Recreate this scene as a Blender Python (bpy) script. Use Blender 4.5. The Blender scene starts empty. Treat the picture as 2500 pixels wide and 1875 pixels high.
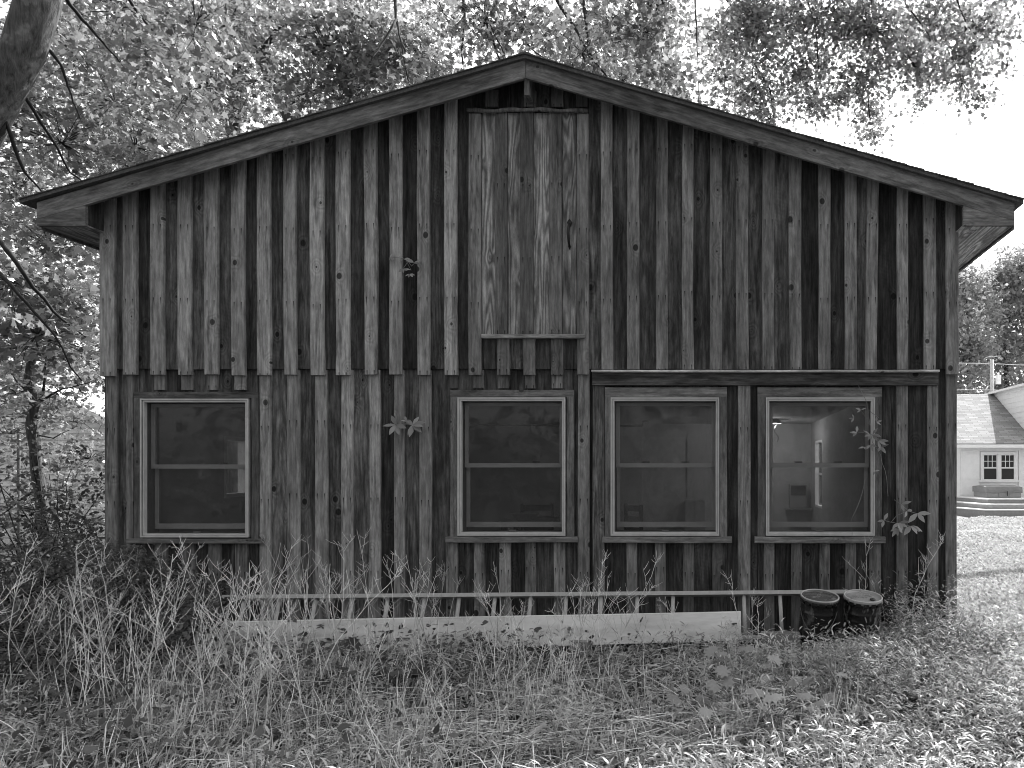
import bpy, math, random
import numpy as np
from mathutils import Matrix, Vector

random.seed(7)
RNG = np.random.default_rng(11)
scene = bpy.context.scene
COL = scene.collection

# ------------------------------------------------------------------ camera
# Wall plane is Y = 0, camera looks along +Y. A pixel of the 2500 x 1875 photograph maps to a point of the
# place once its distance is known: P(px, py, Y).
FPX, CX, CY = 1880.0, 1740.0, 1140.0
CAMX, CAMZ, DIST = 1.707, 1.45, 1880.0 / 287.0
cam_data = bpy.data.cameras.new("camera")
cam = bpy.data.objects.new("camera", cam_data)
COL.objects.link(cam)
cam.location = (CAMX, -DIST, CAMZ)
cam.rotation_euler = (math.radians(90), 0, 0)
cam_data.sensor_width = 36
cam_data.lens = 36 * FPX / 2500
cam_data.shift_x = -(CX - 1250) / 2500
cam_data.shift_y = (CY - 937.5) / 2500
cam_data.clip_start = 0.05
cam_data.clip_end = 2000
scene.camera = cam

# ------------------------------------------------------------------ light
SUN_EL, SUN_AZ = math.radians(47), math.radians(36)      # azimuth from +Y towards +X
world = bpy.data.worlds.new("World")
scene.world = world
world.use_nodes = True
wn = world.node_tree
wn.nodes.clear()
sky = wn.nodes.new("ShaderNodeTexSky")
sky.sky_type = 'NISHITA'
sky.sun_disc = False
sky.sun_elevation = SUN_EL
sky.sun_rotation = SUN_AZ
sky.air_density = 1.6
sky.dust_density = 4.0
bw = wn.nodes.new("ShaderNodeRGBToBW")                    # the photograph is black and white
bg = wn.nodes.new("ShaderNodeBackground")
bg.inputs[1].default_value = 0.12
wo = wn.nodes.new("ShaderNodeOutputWorld")
wn.links.new(sky.outputs[0], bw.inputs[0])
wn.links.new(bw.outputs[0], bg.inputs[0])
wn.links.new(bg.outputs[0], wo.inputs[0])

sd = bpy.data.lights.new("sun", 'SUN')
sd.energy = 3.5
sd.angle = math.radians(0.5)
sun = bpy.data.objects.new("sun", sd)
COL.objects.link(sun)
sdir = Vector((math.cos(SUN_EL) * math.sin(SUN_AZ), math.cos(SUN_EL) * math.cos(SUN_AZ), math.sin(SUN_EL)))
sun.rotation_euler = sdir.to_track_quat('Z', 'Y').to_euler()
sun.location = sdir * 40

vs = scene.view_settings
vs.view_transform = 'Standard'
vs.look = 'None'
vs.exposure = 1.75
vs.gamma = 1.0
vs.use_curve_mapping = False
scene.cycles.max_bounces = 8
scene.cycles.diffuse_bounces = 3
scene.cycles.transmission_bounces = 6
scene.cycles.transparent_max_bounces = 16
scene.cycles.use_denoising = True
scene.cycles.pixel_filter_type = 'BLACKMAN_HARRIS'
scene.cycles.filter_width = 1.0
scene.cycles.sample_clamp_indirect = 6.0


# ------------------------------------------------------------------ helpers
def P(px, py, Y=0.0):
    s = (DIST + Y) / FPX
    return Vector((CAMX + (px - CX) * s, Y, CAMZ + (CY - py) * s))


def PX(px, Y=0.0):
    return CAMX + (px - CX) * (DIST + Y) / FPX


def PZ(py, Y=0.0):
    return CAMZ + (CY - py) * (DIST + Y) / FPX


def link(name, me, mat=None, parent=None, loc=None, tone=None):
    o = bpy.data.objects.new(name, me)
    COL.objects.link(o)
    if mat is not None and me is not None and len(me.materials) == 0:
        me.materials.append(mat)
    if loc is not None:
        o.location = loc
    if parent is not None:
        o.parent = parent
        o.matrix_parent_inverse = parent_world(parent).inverted()
    if tone is not None:
        o.color = (tone, tone, tone, 1)
    return o


def parent_world(o):
    m = o.matrix_basis.copy()
    if o.parent is not None:
        m = parent_world(o.parent) @ o.matrix_parent_inverse @ m
    return m


def empty(name, loc=(0, 0, 0), parent=None, rz=0):
    o = bpy.data.objects.new(name, None)
    COL.objects.link(o)
    o.location = loc
    o.rotation_euler = (0, 0, rz)
    o.empty_display_size = 0.1
    if parent is not None:
        o.parent = parent
        o.matrix_parent_inverse = parent_world(parent).inverted()
    return o


def tag(o, label=None, cat=None, group=None, kind=None):
    if label:
        o["label"] = label
    if cat:
        o["category"] = cat
    if group:
        o["group"] = group
    if kind:
        o["kind"] = kind
    return o


class MB:
    """collects boxes, tubes and prisms into one mesh"""

    def __init__(self):
        self.v, self.f = [], []

    def add(self, vs_, fs_):
        b = len(self.v)
        self.v.extend([tuple(p) for p in vs_])
        self.f.extend([tuple(b + i for i in f) for f in fs_])
        return self

    def box(self, x0, x1, y0, y1, z0, z1):
        v = [(x0, y0, z0), (x1, y0, z0), (x1, y1, z0), (x0, y1, z0), (x0, y0, z1), (x1, y0, z1), (x1, y1, z1), (x0, y1, z1)]
        return self.add(v, [(0, 3, 2, 1), (4, 5, 6, 7), (0, 1, 5, 4), (1, 2, 6, 5), (2, 3, 7, 6), (3, 0, 4, 7)])

    def prism_y(self, poly, y0, y1):
        n = len(poly)
        v = [(x, y0, z) for x, z in poly] + [(x, y1, z) for x, z in poly]
        f = [tuple(range(n)), tuple(range(2 * n - 1, n - 1, -1))]
        f += [(i, n + i, n + (i + 1) % n, (i + 1) % n) for i in range(n)]
        return self.add(v, f)

    def prism_x(self, poly, x0, x1):
        n = len(poly)
        v = [(x0, y, z) for y, z in poly] + [(x1, y, z) for y, z in poly]
        f = [tuple(range(n - 1, -1, -1)), tuple(range(n, 2 * n))]
        f += [((i + 1) % n, n + (i + 1) % n, n + i, i) for i in range(n)]
        return self.add(v, f)

    def tube(self, pts, rad, k=6, cap=True):
        pts = [Vector(p) for p in pts]
        n = len(pts)
        if not hasattr(rad, '__len__'):
            rad = [rad] * n
        b = len(self.v)
        ref = None
        for i, p in enumerate(pts):
            t = (pts[min(i + 1, n - 1)] - pts[max(i - 1, 0)])
            if t.length < 1e-9:
                t = Vector((0, 0, 1))
            t.normalize()
            if ref is None:
                ref = t.orthogonal().normalized()
            ref = (ref - t * ref.dot(t))
            ref = ref.normalized() if ref.length > 1e-6 else t.orthogonal().normalized()
            w = t.cross(ref)
            for j in range(k):
                a = 2 * math.pi * j / k
                self.v.append(tuple(p + (ref * math.cos(a) + w * math.sin(a)) * rad[i]))
        for i in range(n - 1):
            for j in range(k):
                self.f.append((b + i * k + j, b + i * k + (j + 1) % k, b + (i + 1) * k + (j + 1) % k, b + (i + 1) * k + j))
        if cap:
            self.f.append(tuple(b + j for j in range(k - 1, -1, -1)))
            self.f.append(tuple(b + (n - 1) * k + j for j in range(k)))
        return self

    def lathe(self, prof, c=(0, 0, 0), k=32):
        b = len(self.v)
        n = len(prof)
        for r, z in prof:
            for j in range(k):
                a = 2 * math.pi * j / k
                self.v.append((c[0] + r * math.cos(a), c[1] + r * math.sin(a), c[2] + z))
        for i in range(n - 1):
            for j in range(k):
                self.f.append((b + i * k + j, b + i * k + (j + 1) % k, b + (i + 1) * k + (j + 1) % k, b + (i + 1) * k + j))
        return self

    def mesh(self, name, smooth=False):
        me = bpy.data.meshes.new(name)
        me.from_pydata(self.v, [], self.f)
        if smooth:
            me.polygons.foreach_set("use_smooth", [True] * len(me.polygons))
        me.update()
        return me

    def build(self, name, mat, parent=None, smooth=False, loc=None, tone=None):
        return link(name, self.mesh(name, smooth), mat, parent, loc, tone)


def plank_mesh(w, l0, l1, t, seg=6, jit=0.0015, c=0.003):
    """board along local Z, front face at y = 0; top slanted from l0 (left) to l1 (right)"""
    v, f = [], []
    sec = [(-w / 2, c), (-w / 2 + c, 0), (w / 2 - c, 0), (w / 2, c), (w / 2, t), (-w / 2, t)]
    bow = random.uniform(-1, 1) * jit * 2
    for i in range(seg + 1):
        a = i / seg
        jl, jr = random.uniform(-jit, jit), random.uniform(-jit, jit)
        for x, y in sec:
            u = (x + w / 2) / w
            v.append((x + (jl if x < 0 else jr) + bow * math.sin(math.pi * a), y, (l0 + (l1 - l0) * u) * a))
    for i in range(seg):
        for j in range(6):
            f.append((i * 6 + j, i * 6 + (j + 1) % 6, (i + 1) * 6 + (j + 1) % 6, (i + 1) * 6 + j))
    f.append(tuple(range(5, -1, -1)))
    f.append(tuple(seg * 6 + j for j in range(6)))
    me = bpy.data.meshes.new("plank")
    me.from_pydata(v, [], f)
    me.update()
    return me


def vplank(name, parent, mat, x0, x1, z0, z1l, z1r, yf, t, tone, lean=0.0, jit=0.0015):
    """upright board; yf is the Y of its front face"""
    me = plank_mesh(x1 - x0, z1l - z0, z1r - z0, t, jit=jit)
    o = link(name, me, mat, None, None, tone)
    o.location = ((x0 + x1) / 2, yf, z0)
    o.rotation_euler = (0, lean, 0)
    if parent is not None:
        o.parent = parent
        o.matrix_parent_inverse = parent_world(parent).inverted()
    return o


def hplank(name, parent, mat, x0, x1, z0, z1, yf, t, tone, jit=0.0015, roll=0.0):
    """level board; grain along world X"""
    me = plank_mesh(z1 - z0, x1 - x0, x1 - x0, t, jit=jit)
    o = link(name, me, mat, None, None, tone)
    o.location = (x0, yf, (z0 + z1) / 2)
    m = Matrix(((0, 0, 1), (0, 1, 0), (-1, 0, 0))).to_4x4()
    o.rotation_euler = (Matrix.Rotation(roll, 4, 'Y') @ m).to_euler()
    if parent is not None:
        o.parent = parent
        o.matrix_parent_inverse = parent_world(parent).inverted()
    return o


def slab(name, parent, mat, poly, y0, y1, ang, tone):
    """prism of a world XZ outline between y0 and y1; local Z turned by ang so that grain follows the piece"""
    ox, oz = poly[0]
    ca, sa = math.cos(ang), math.sin(ang)
    loc = []
    for x, z in poly:
        dx, dz = x - ox, z - oz
        loc.append((ca * dx - sa * dz, sa * dx + ca * dz))
    mb = MB().prism_y(loc, 0, y1 - y0)
    o = mb.build(name, mat, None, tone=tone)
    o.location = (ox, y0, oz)
    o.rotation_euler = (0, ang, 0)
    if parent is not None:
        o.parent = parent
        o.matrix_parent_inverse = parent_world(parent).inverted()
    return o


# ------------------------------------------------------------------ materials
class NT:
    def __init__(self, name):
        self.m = bpy.data.materials.new(name)
        self.m.use_nodes = True
        self.t = self.m.node_tree
        self.t.nodes.clear()
        self.out = self.t.nodes.new("ShaderNodeOutputMaterial")

    def n(self, kind, **kw):
        nd = self.t.nodes.new(kind)
        for k, v in kw.items():
            setattr(nd, k, v)
        return nd

    def l(self, a, b):
        self.t.links.new(a, b)

    def put(self, sock, v):
        if isinstance(v, bpy.types.NodeSocket):
            self.l(v, sock)
        else:
            sock.default_value = v

    def math(self, op, a, b=0.0, c=None, clamp=False):
        nd = self.n("ShaderNodeMath", operation=op, use_clamp=clamp)
        self.put(nd.inputs[0], a)
        self.put(nd.inputs[1], b)
        if c is not None:
            self.put(nd.inputs[2], c)
        return nd.outputs[0]

    def remap(self, v, a, b, c, d, smooth=False):
        nd = self.n("ShaderNodeMapRange", interpolation_type='SMOOTHSTEP' if smooth else 'LINEAR')
        self.put(nd.inputs[0], v)
        for i, q in enumerate((a, b, c, d)):
            self.put(nd.inputs[i + 1], q)
        return nd.outputs[0]

    def scale(self, v, s):
        nd = self.n("ShaderNodeVectorMath", operation='MULTIPLY')
        self.put(nd.inputs[0], v)
        self.put(nd.inputs[1], s)
        return nd.outputs[0]

    def noise(self, vec, scale=1.0, detail=2.0, rough=0.5, dist=0.0):
        nd = self.n("ShaderNodeTexNoise")
        self.l(vec, nd.inputs["Vector"])
        nd.inputs["Scale"].default_value = scale
        nd.inputs["Detail"].default_value = detail
        nd.inputs["Roughness"].default_value = rough
        nd.inputs["Distortion"].default_value = dist
        return nd.outputs[0]

    def princ(self, col, rough=0.8, spec=0.3, metal=0.0, bump=None, bstr=0.3, bdist=0.01):
        p = self.n("ShaderNodeBsdfPrincipled")
        self.put(p.inputs["Base Color"], col)
        self.put(p.inputs["Roughness"], rough)
        p.inputs["Specular IOR Level"].default_value = spec
        p.inputs["Metallic"].default_value = metal
        if bump is not None:
            b = self.n("ShaderNodeBump")
            b.inputs["Strength"].default_value = bstr
            b.inputs["Distance"].default_value = bdist
            self.l(bump, b.inputs["Height"])
            self.l(b.outputs[0], p.inputs["Normal"])
        return p

    def done(self, shader):
        self.l(shader, self.out.inputs[0])
        return self.m


def grey(v):
    return (v, v, v, 1)


def make_wood(name, ring=0.22, streak=0.5, stain=0.62, knot=1.0, blotch=0.5, figure=60.0, nscale=7.0, saw=0.05, mottle=0.38, nails=0.0):
    N = NT(name)
    tc = N.n("ShaderNodeTexCoord")
    oi = N.n("ShaderNodeObjectInfo")
    rnd = N.math('MULTIPLY', oi.outputs["Random"], 57.0)
    cmb = N.n("ShaderNodeCombineXYZ")
    for i, k in enumerate((1.0, 0.37, 2.3)):
        N.l(N.math('MULTIPLY', rnd, k), cmb.inputs[i])
    addv = N.n("ShaderNodeVectorMath", operation='ADD')
    N.l(tc.outputs["Object"], addv.inputs[0])
    N.l(cmb.outputs[0], addv.inputs[1])
    p = addv.outputs[0]
    # knots
    vor = N.n("ShaderNodeTexVoronoi", voronoi_dimensions='2D')
    sep = N.n("ShaderNodeSeparateXYZ")
    N.l(p, sep.inputs[0])
    c2 = N.n("ShaderNodeCombineXYZ")
    wob = N.noise(N.scale(p, (14, 14, 6)), 1.0, 1.0)
    N.l(N.math('ADD', N.math('MULTIPLY', sep.outputs[0], 2.6), N.math('MULTIPLY', wob, 0.03)), c2.inputs[0])
    N.l(N.math('MULTIPLY', sep.outputs[2], 2.0), c2.inputs[1])
    N.l(c2.outputs[0], vor.inputs["Vector"])
    vor.inputs["Scale"].default_value = 1.0
    d = vor.outputs["Distance"]
    scol = N.n("ShaderNodeSeparateColor")
    N.l(vor.outputs["Color"], scol.inputs[0])
    rad = N.remap(scol.outputs[0], 0.15, 1.0, 0.012, 0.062)
    kn = N.math('DIVIDE', d, rad)
    kmask = N.remap(kn, 0.75, 1.1, knot, 0.0, True)
    halo = N.remap(d, 0.0, 0.26, 1.0, 0.0, True)
    # growth rings as contour lines of a stretched noise
    base = N.noise(N.scale(p, (nscale, nscale * 0.4, nscale * 0.09)), 1.0, 1.5, 0.45, 0.25)
    base = N.math('ADD', base, N.math('MULTIPLY', N.math('MULTIPLY', halo, halo), 0.28 * min(knot, 1)))
    rings = N.math('SINE', N.math('MULTIPLY', base, figure))
    rings = N.remap(rings, -1, 1, 1 - ring, 1 + ring * 0.6)
    st = N.noise(N.scale(p, (62, 40, 3.2)), 1.0, 5.0, 0.7)
    stf = N.remap(st, 0.34, 0.66, 1 - streak, 1 + streak)
    bl = N.noise(N.scale(p, (6, 4, 0.9)), 1.0, 3.0, 0.6)
    blf = N.remap(bl, 0.34, 0.66, 1 - blotch, 1 + blotch)
    sn = N.noise(N.scale(p, (16, 5, 1.7)), 1.0, 4.0, 0.7)
    snf = N.remap(sn, 0.53, 0.68, 1.0, 1 - stain, True)
    # saw marks: faint slanted lines on stretches of the rougher boards
    sv = N.math('ADD', N.math('MULTIPLY', sep.outputs[2], 190.0), N.math('MULTIPLY', sep.outputs[0], 60.0))
    sm = N.remap(N.noise(N.scale(p, (3, 3, 1.1)), 1.0, 1.0), 0.60, 0.72, 0.0, saw, True)
    swf = N.math('ADD', 1.0, N.math('MULTIPLY', N.math('SINE', sv), sm))
    mo = N.noise(N.scale(p, (34, 20, 9)), 1.0, 5.0, 0.7)
    mof = N.remap(mo, 0.33, 0.67, 1 - mottle, 1 + mottle)
    if nails:
        so_ = N.n("ShaderNodeSeparateXYZ")
        N.l(tc.outputs["Object"], so_.inputs[0])
        nxm = N.math('ABSOLUTE', N.math('SUBTRACT', N.math('ABSOLUTE', so_.outputs[0]), 0.030))
        nxm = N.remap(nxm, 0.002, 0.007, 1.0, 0.0, True)
        fz = N.math('FRACT', N.math('ADD', N.math('DIVIDE', so_.outputs[2], 0.62), N.math('ADD', N.math('MULTIPLY', oi.outputs["Random"], .12), -.09)))
        nzm = N.math('MULTIPLY', N.remap(fz, 0.88, 0.985, 0.0, 1.0), N.remap(fz, 0.985, 0.995, 1.0, 0.0))
        nm_ = N.math('MULTIPLY', N.math('MULTIPLY', nxm, nzm), nails)
        mof = N.math('MULTIPLY', mof, N.math('SUBTRACT', 1.0, nm_))
    col = N.math('MULTIPLY', oi.outputs["Color"], rings)
    for q in (stf, blf, snf, swf, mof):
        col = N.math('MULTIPLY', col, q)
    col = N.math('MULTIPLY', col, N.math('SUBTRACT', 1.0, N.math('MULTIPLY', kmask, 0.82)))
    bmp = N.math('ADD', N.math('MULTIPLY', st, 1.0), N.math('MULTIPLY', rings, 0.25))
    pr = N.princ(col, 0.82, 0.25, bump=bmp, bstr=0.5, bdist=0.004)
    return N.done(pr.outputs[0])


M = {}
M['wood'] = make_wood('weathered_wood')
M['batten'] = make_wood('batten_wood', mottle=0.26, nails=0.85, ring=0.14, streak=0.34, stain=0.5, knot=1.0, blotch=0.3, saw=0.0)
M['figured'] = make_wood('figured_plywood', ring=0.5, streak=0.25, stain=0.35, knot=0.4, blotch=0.2, figure=62.0, nscale=9.0, saw=0.0)
M['trim'] = make_wood('trim_wood', ring=0.15, streak=0.25, stain=0.45, knot=0.8, blotch=0.35, saw=0.0)


def simple(name, v, rough=0.7, spec=0.3, nz=0.0, nscale=8.0, metal=0.0, bump=0.0, stretch=(1, 1, 1), detail=4.0, bdist=0.01):
    N = NT(name)
    if nz <= 0 and bump <= 0:
        return N.done(N.princ(grey(v), rough, spec, metal).outputs[0])
    tc = N.n("ShaderNodeTexCoord")
    n = N.noise(N.scale(tc.outputs["Object"], stretch), nscale, detail, 0.62)
    col = N.math('MULTIPLY', v, N.remap(n, 0.28, 0.72, 1 - nz, 1 + nz))
    return N.done(N.princ(col, rough, spec, metal, n if bump > 0 else None, bump, bdist).outputs[0])


M['white_vinyl'] = simple('white_vinyl', 0.50, 0.5, 0.35, 0.16, 9)
M['sash'] = simple('sash_paint', 0.50, 0.5, 0.3, 0.08, 10)
M['jamb'] = simple('dark_jamb_liner', 0.10, 0.6, 0.3, 0.1, 10)
M['drywall'] = simple('drywall', 0.42, 0.9, 0.1, 0.06, 2.5)
M['ceiling'] = simple('ceiling_paint', 0.5, 0.9, 0.1, 0.05, 2)
M['floor'] = simple('concrete_floor', 0.25, 0.8, 0.2, 0.2, 4)
M['shingle'] = simple('asphalt_shingle', 0.10, 0.95, 0.1, 0.4, 60)
M['iron'] = simple('black_iron', 0.012, 0.5, 0.4, 0.3, 40)
M['alu'] = simple('dull_aluminium', 0.42, 0.55, 0.4, 0.12, 30, 0.0)
M['plank_paint'] = simple('painted_plank', 0.66, 0.65, 0.25, 0.30, 1.6, stretch=(1, 3, 5), detail=8.0)
M['white_paint'] = simple('white_house_paint', 0.86, 0.6, 0.3, 0.05, 6)
M['grey_siding'] = simple('pale_grey_siding', 0.6, 0.7, 0.2, 0.1, 3)
M['deck'] = simple('shaded_riser_paint', 0.28, 0.7, 0.25, 0.12, 8)  # riser colour holds the shade of the front faces; reused indoors
M['deck_top'] = simple('toplit_tread_paint', 0.62, 0.7, 0.25, 0.08, 8)  # tread colour made paler than the risers to imitate light from above
M['tub'] = simple('tub_cladding', 0.30, 0.6, 0.3, 0.1, 8)
M['tub_cover'] = simple('vinyl_cover', 0.22, 0.55, 0.3, 0.12, 6)
M['pole'] = simple('grey_pole', 0.5, 0.8, 0.2, 0.2, 6)
M['dark'] = simple('dark_furniture', 0.035, 0.5, 0.3, 0.2, 8)
M['porcelain'] = simple('porcelain', 0.55, 0.35, 0.4)
M['wire'] = simple('galvanised_wire', 0.12, 0.6, 0.3)
def make_stalk():
    N = NT('dry_stalk')
    tc = N.n("ShaderNodeTexCoord")
    oi = N.n("ShaderNodeObjectInfo")
    n = N.noise(tc.outputs["Object"], 9.0, 4.0, .65)
    c = N.math('MULTIPLY', N.remap(oi.outputs["Random"], 0, 1, .42, .88), N.remap(n, .3, .7, .55, 1.25))
    return N.done(N.princ(c, .7, .25).outputs[0])


M['stalk'] = make_stalk()
M['stick'] = simple('dead_stick', 0.22, 0.85, 0.15, 0.4, 20, bump=0.5)
M['stone'] = simple('pale_stone', 0.45, 0.85, 0.2, 0.3, 14, bump=0.4)


def make_bark(name, v, sc=1.0):
    N = NT(name)
    tc = N.n("ShaderNodeTexCoord")
    p = tc.outputs["Object"]
    n1 = N.noise(N.scale(p, (22 * sc, 22 * sc, 4 * sc)), 1.0, 5.0, 0.65, 0.3)
    n2 = N.noise(p, 5.0, 3.0, 0.6)
    lichen = N.remap(n2, 0.55, 0.66, 0.0, 0.9, True)
    c = N.math('MULTIPLY', v, N.remap(n1, 0.3, 0.7, 0.35, 1.6))
    c = N.math('ADD', c, N.math('MULTIPLY', lichen, v * 0.9))
    return N.done(N.princ(c, 0.9, 0.15, bump=n1, bstr=0.9, bdist=0.03).outputs[0])


M['bark'] = make_bark('maple_bark', 0.085)
M['twig'] = simple('twig_bark', 0.03, 0.85, 0.15, 0.3, 12)


def make_leaf(name, refl=0.09, trans=0.10, vary=0.45, rough=0.5, gloss=0.06):
    N = NT(name)
    at = N.n("ShaderNodeAttribute", attribute_name="tone")
    f = N.remap(at.outputs["Fac"], 0, 1, 1 - vary, 1 + vary)
    d = N.n("ShaderNodeBsdfDiffuse")
    t = N.n("ShaderNodeBsdfTranslucent")
    N.l(N.math('MULTIPLY', refl, f), d.inputs[0])
    N.l(N.math('MULTIPLY', trans, f), t.inputs[0])
    a = N.n("ShaderNodeAddShader")
    N.l(d.outputs[0], a.inputs[0])
    N.l(t.outputs[0], a.inputs[1])
    g = N.n("ShaderNodeBsdfGlossy")
    g.inputs["Roughness"].default_value = rough
    g.inputs["Color"].default_value = grey(0.9)
    mx = N.n("ShaderNodeMixShader")
    fr = N.n("ShaderNodeFresnel")
    fr.inputs[0].default_value = 1.35
    N.l(N.math('MULTIPLY', fr.outputs[0], gloss * 10), mx.inputs[0])
    N.l(a.outputs[0], mx.inputs[1])
    N.l(g.outputs[0], mx.inputs[2])
    return N.done(mx.outputs[0])


M['leaf'] = make_leaf('maple_leaf', 0.085, 0.125, 0.6)
M['leaf_far'] = make_leaf('far_leaf', 0.08, 0.09, 0.45, 0.6, 0.03)
M['leaf_sunny'] = make_leaf('sunlit_tree_leaf', 0.18, 0.17, 0.4, 0.6, 0.03)  # sunlight on the far trees put into a brighter leaf colour
M['leaf_dark'] = make_leaf('shrub_leaf', 0.055, 0.04, 0.6, 0.45, 0.05)
M['grass'] = make_leaf('grass_blade', 0.23, 0.06, 0.75, 0.4, 0.09)
M['lawn'] = make_leaf('lawn_blade', 0.22, 0.16, 0.35, 0.6, 0.03)
M['vine'] = make_leaf('creeper_leaf', 0.20, 0.10, 0.4, 0.4, 0.07)
M['dry_blade'] = make_leaf('dry_grass_blade', .50, .08, .65, .6, .03)
M['litter'] = make_leaf('dead_leaf', 0.30, 0.08, 0.6, 0.7, 0.02)


def make_glass(name, dust=0.05, ior=1.45):
    N = NT(name)
    tr = N.n("ShaderNodeBsdfTransparent")
    gl = N.n("ShaderNodeBsdfGlossy")
    gl.inputs["Roughness"].default_value = 0.02
    df = N.n("ShaderNodeBsdfDiffuse")
    df.inputs[0].default_value = grey(0.5)
    fr = N.n("ShaderNodeFresnel")
    fr.inputs[0].default_value = ior
    tc = N.n("ShaderNodeTexCoord")
    n = N.noise(N.scale(tc.outputs["Object"], (3.0, 3.0, 1.2)), 1.6, 5.0, 0.7, 1.2)
    dm = N.remap(n, 0.35, 0.8, dust * 0.6, dust * 2.0, True)
    m1 = N.n("ShaderNodeMixShader")
    m2 = N.n("ShaderNodeMixShader")
    N.l(dm, m1.inputs[0])
    N.l(tr.outputs[0], m1.inputs[1])
    N.l(df.outputs[0], m1.inputs[2])
    N.l(fr.outputs[0], m2.inputs[0])
    N.l(m1.outputs[0], m2.inputs[1])
    N.l(gl.outputs[0], m2.inputs[2])
    return N.done(m2.outputs[0])


M['glass'] = make_glass('window_glass', 0.08)
M['dusty_glass'] = make_glass('dusty_window_glass', 0.13)
M['clear_glass'] = make_glass('clear_side_glass', 0.03, 1.12)


def make_screen():
    N = NT('insect_screen')
    tr = N.n("ShaderNodeBsdfTransparent")
    df = N.n("ShaderNodeBsdfDiffuse")
    df.inputs[0].default_value = grey(0.07)
    m = N.n("ShaderNodeMixShader")
    m.inputs[0].default_value = 0.26
    N.l(tr.outputs[0], m.inputs[1])
    N.l(df.outputs[0], m.inputs[2])
    return N.done(m.outputs[0])


M['screen'] = make_screen()


def make_ground():
    N = NT('ground_soil_and_lawn')
    tc = N.n("ShaderNodeTexCoord")
    p = tc.outputs["Object"]
    n1 = N.noise(p, 0.6, 5.0, 0.6)
    n2 = N.noise(p, 14.0, 6.0, 0.75)
    sep = N.n("ShaderNodeSeparateXYZ")
    N.l(p, sep.inputs[0])
    # open lawn lies to the right of the barn, bare woodland soil everywhere else
    lx = N.math('ADD', sep.outputs[0], N.math('MULTIPLY', N.math('SUBTRACT', n1, 0.5), 2.0))
    lawn = N.math('MULTIPLY', N.remap(lx, 3.4, 4.2, 0, 1, True), N.remap(sep.outputs[1], -0.6, 0.8, 0, 1, True))
    soil = N.math('MULTIPLY', 0.05, N.remap(n2, 0.3, 0.7, 0.4, 1.7))
    turf = N.math('MULTIPLY', 0.20, N.remap(n2, 0.3, 0.7, 0.6, 1.4))
    turf = N.math('MULTIPLY', turf, N.remap(n1, 0.3, 0.7, 0.75, 1.2))
    mix = N.n("ShaderNodeMix", data_type='FLOAT')
    N.l(lawn, mix.inputs[0])
    N.l(soil, mix.inputs[2])
    N.l(turf, mix.inputs[3])
    return N.done(N.princ(mix.outputs[0], 0.95, 0.1, bump=n2, bstr=0.8, bdist=0.05).outputs[0])


M['ground'] = make_ground()


def make_roof_shingles():
    N = NT('roof_shingles')
    tc = N.n("ShaderNodeTexCoord")
    br = N.n("ShaderNodeTexBrick")
    N.l(tc.outputs["Object"], br.inputs["Vector"])
    br.inputs["Color1"].default_value = grey(0.20)
    br.inputs["Color2"].default_value = grey(0.32)
    br.inputs["Mortar"].default_value = grey(0.16)
    br.inputs["Scale"].default_value = 1.0
    br.inputs["Brick Width"].default_value = 0.42
    br.inputs["Row Height"].default_value = 0.15
    br.inputs["Mortar Size"].default_value = 0.012
    br.offset = 0.37
    b = N.n("ShaderNodeRGBToBW")
    N.l(br.outputs[0], b.inputs[0])
    return N.done(N.princ(b.outputs[0], 0.95, 0.1).outputs[0])


M['house_roof'] = make_roof_shingles()


# ------------------------------------------------------------------ ground
def gz(x, y):
    x = np.asarray(x, float)
    y = np.asarray(y, float)
    h = 0.035 * np.sin(1.7 * x + 0.6) * np.cos(1.3 * y - 0.4) + 0.02 * np.sin(4.1 * x - 2.2 * y)
    near = np.exp(-((y + 0.9) / 1.6) ** 2)
    h = h * np.clip((np.abs(y - 3.7) - 3.6) * 2 + 0.3, 0.15, 1) - 0.02
    h = h + 0.13 * near * np.exp(-((x - 3.4) / 1.1) ** 2)            # bank by the right corner
    h = h + 0.05 * near * np.exp(-((x + 1.0) / 1.6) ** 2)
    far = np.clip((y - 6) / 22, 0, 1)
    return h - 0.45 * far * far * (3 - 2 * far)


def axis(lo, hi, fine_lo, fine_hi, step):
    fine = np.arange(fine_lo, fine_hi + 1e-6, step)
    g = np.geomspace(1.0, 1 + hi - fine_hi, 18)[1:] - 1 + fine_hi
    k = fine_lo - (np.geomspace(1.0, 1 + fine_lo - lo, 18)[1:] - 1)
    return np.concatenate([k[::-1], fine, g])


gx = axis(-600, 600, -8, 12, 0.2)
gy = axis(-60, 900, -6, 30, 0.25)
GX, GY = np.meshgrid(gx, gy)
GZ = gz(GX, GY)
nx, ny = len(gx), len(gy)
me = bpy.data.meshes.new("ground")
vv = np.stack([GX.ravel(), GY.ravel(), GZ.ravel()], 1)
ii = np.arange(nx * ny).reshape(ny, nx)
ff = np.stack([ii[:-1, :-1].ravel(), ii[:-1, 1:].ravel(), ii[1:, 1:].ravel(), ii[1:, :-1].ravel()], 1)
me.from_pydata(vv.tolist(), [], ff.tolist())
me.polygons.foreach_set("use_smooth", [True] * len(me.polygons))
tag(link("ground", me, M['ground']), kind='structure')

# ------------------------------------------------------------------ barn
barn = empty("barn", (0.15, 0, 0))
tag(barn, "weathered board and batten barn with low gable roof and four windows", "barn")
DEPTH = 8.9
XL, XR = PX(243) + 0.02, PX(2341) - 0.02
RY = -0.25                                                # front of the rake boards
ridge = P(1283, 138, RY)
tipL, tipR = P(57, 491, RY), P(2495, 492, RY)
slL = (ridge.z - tipL.z) / (ridge.x - tipL.x)
slR = (ridge.z - tipR.z) / (tipR.x - ridge.x)


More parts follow.
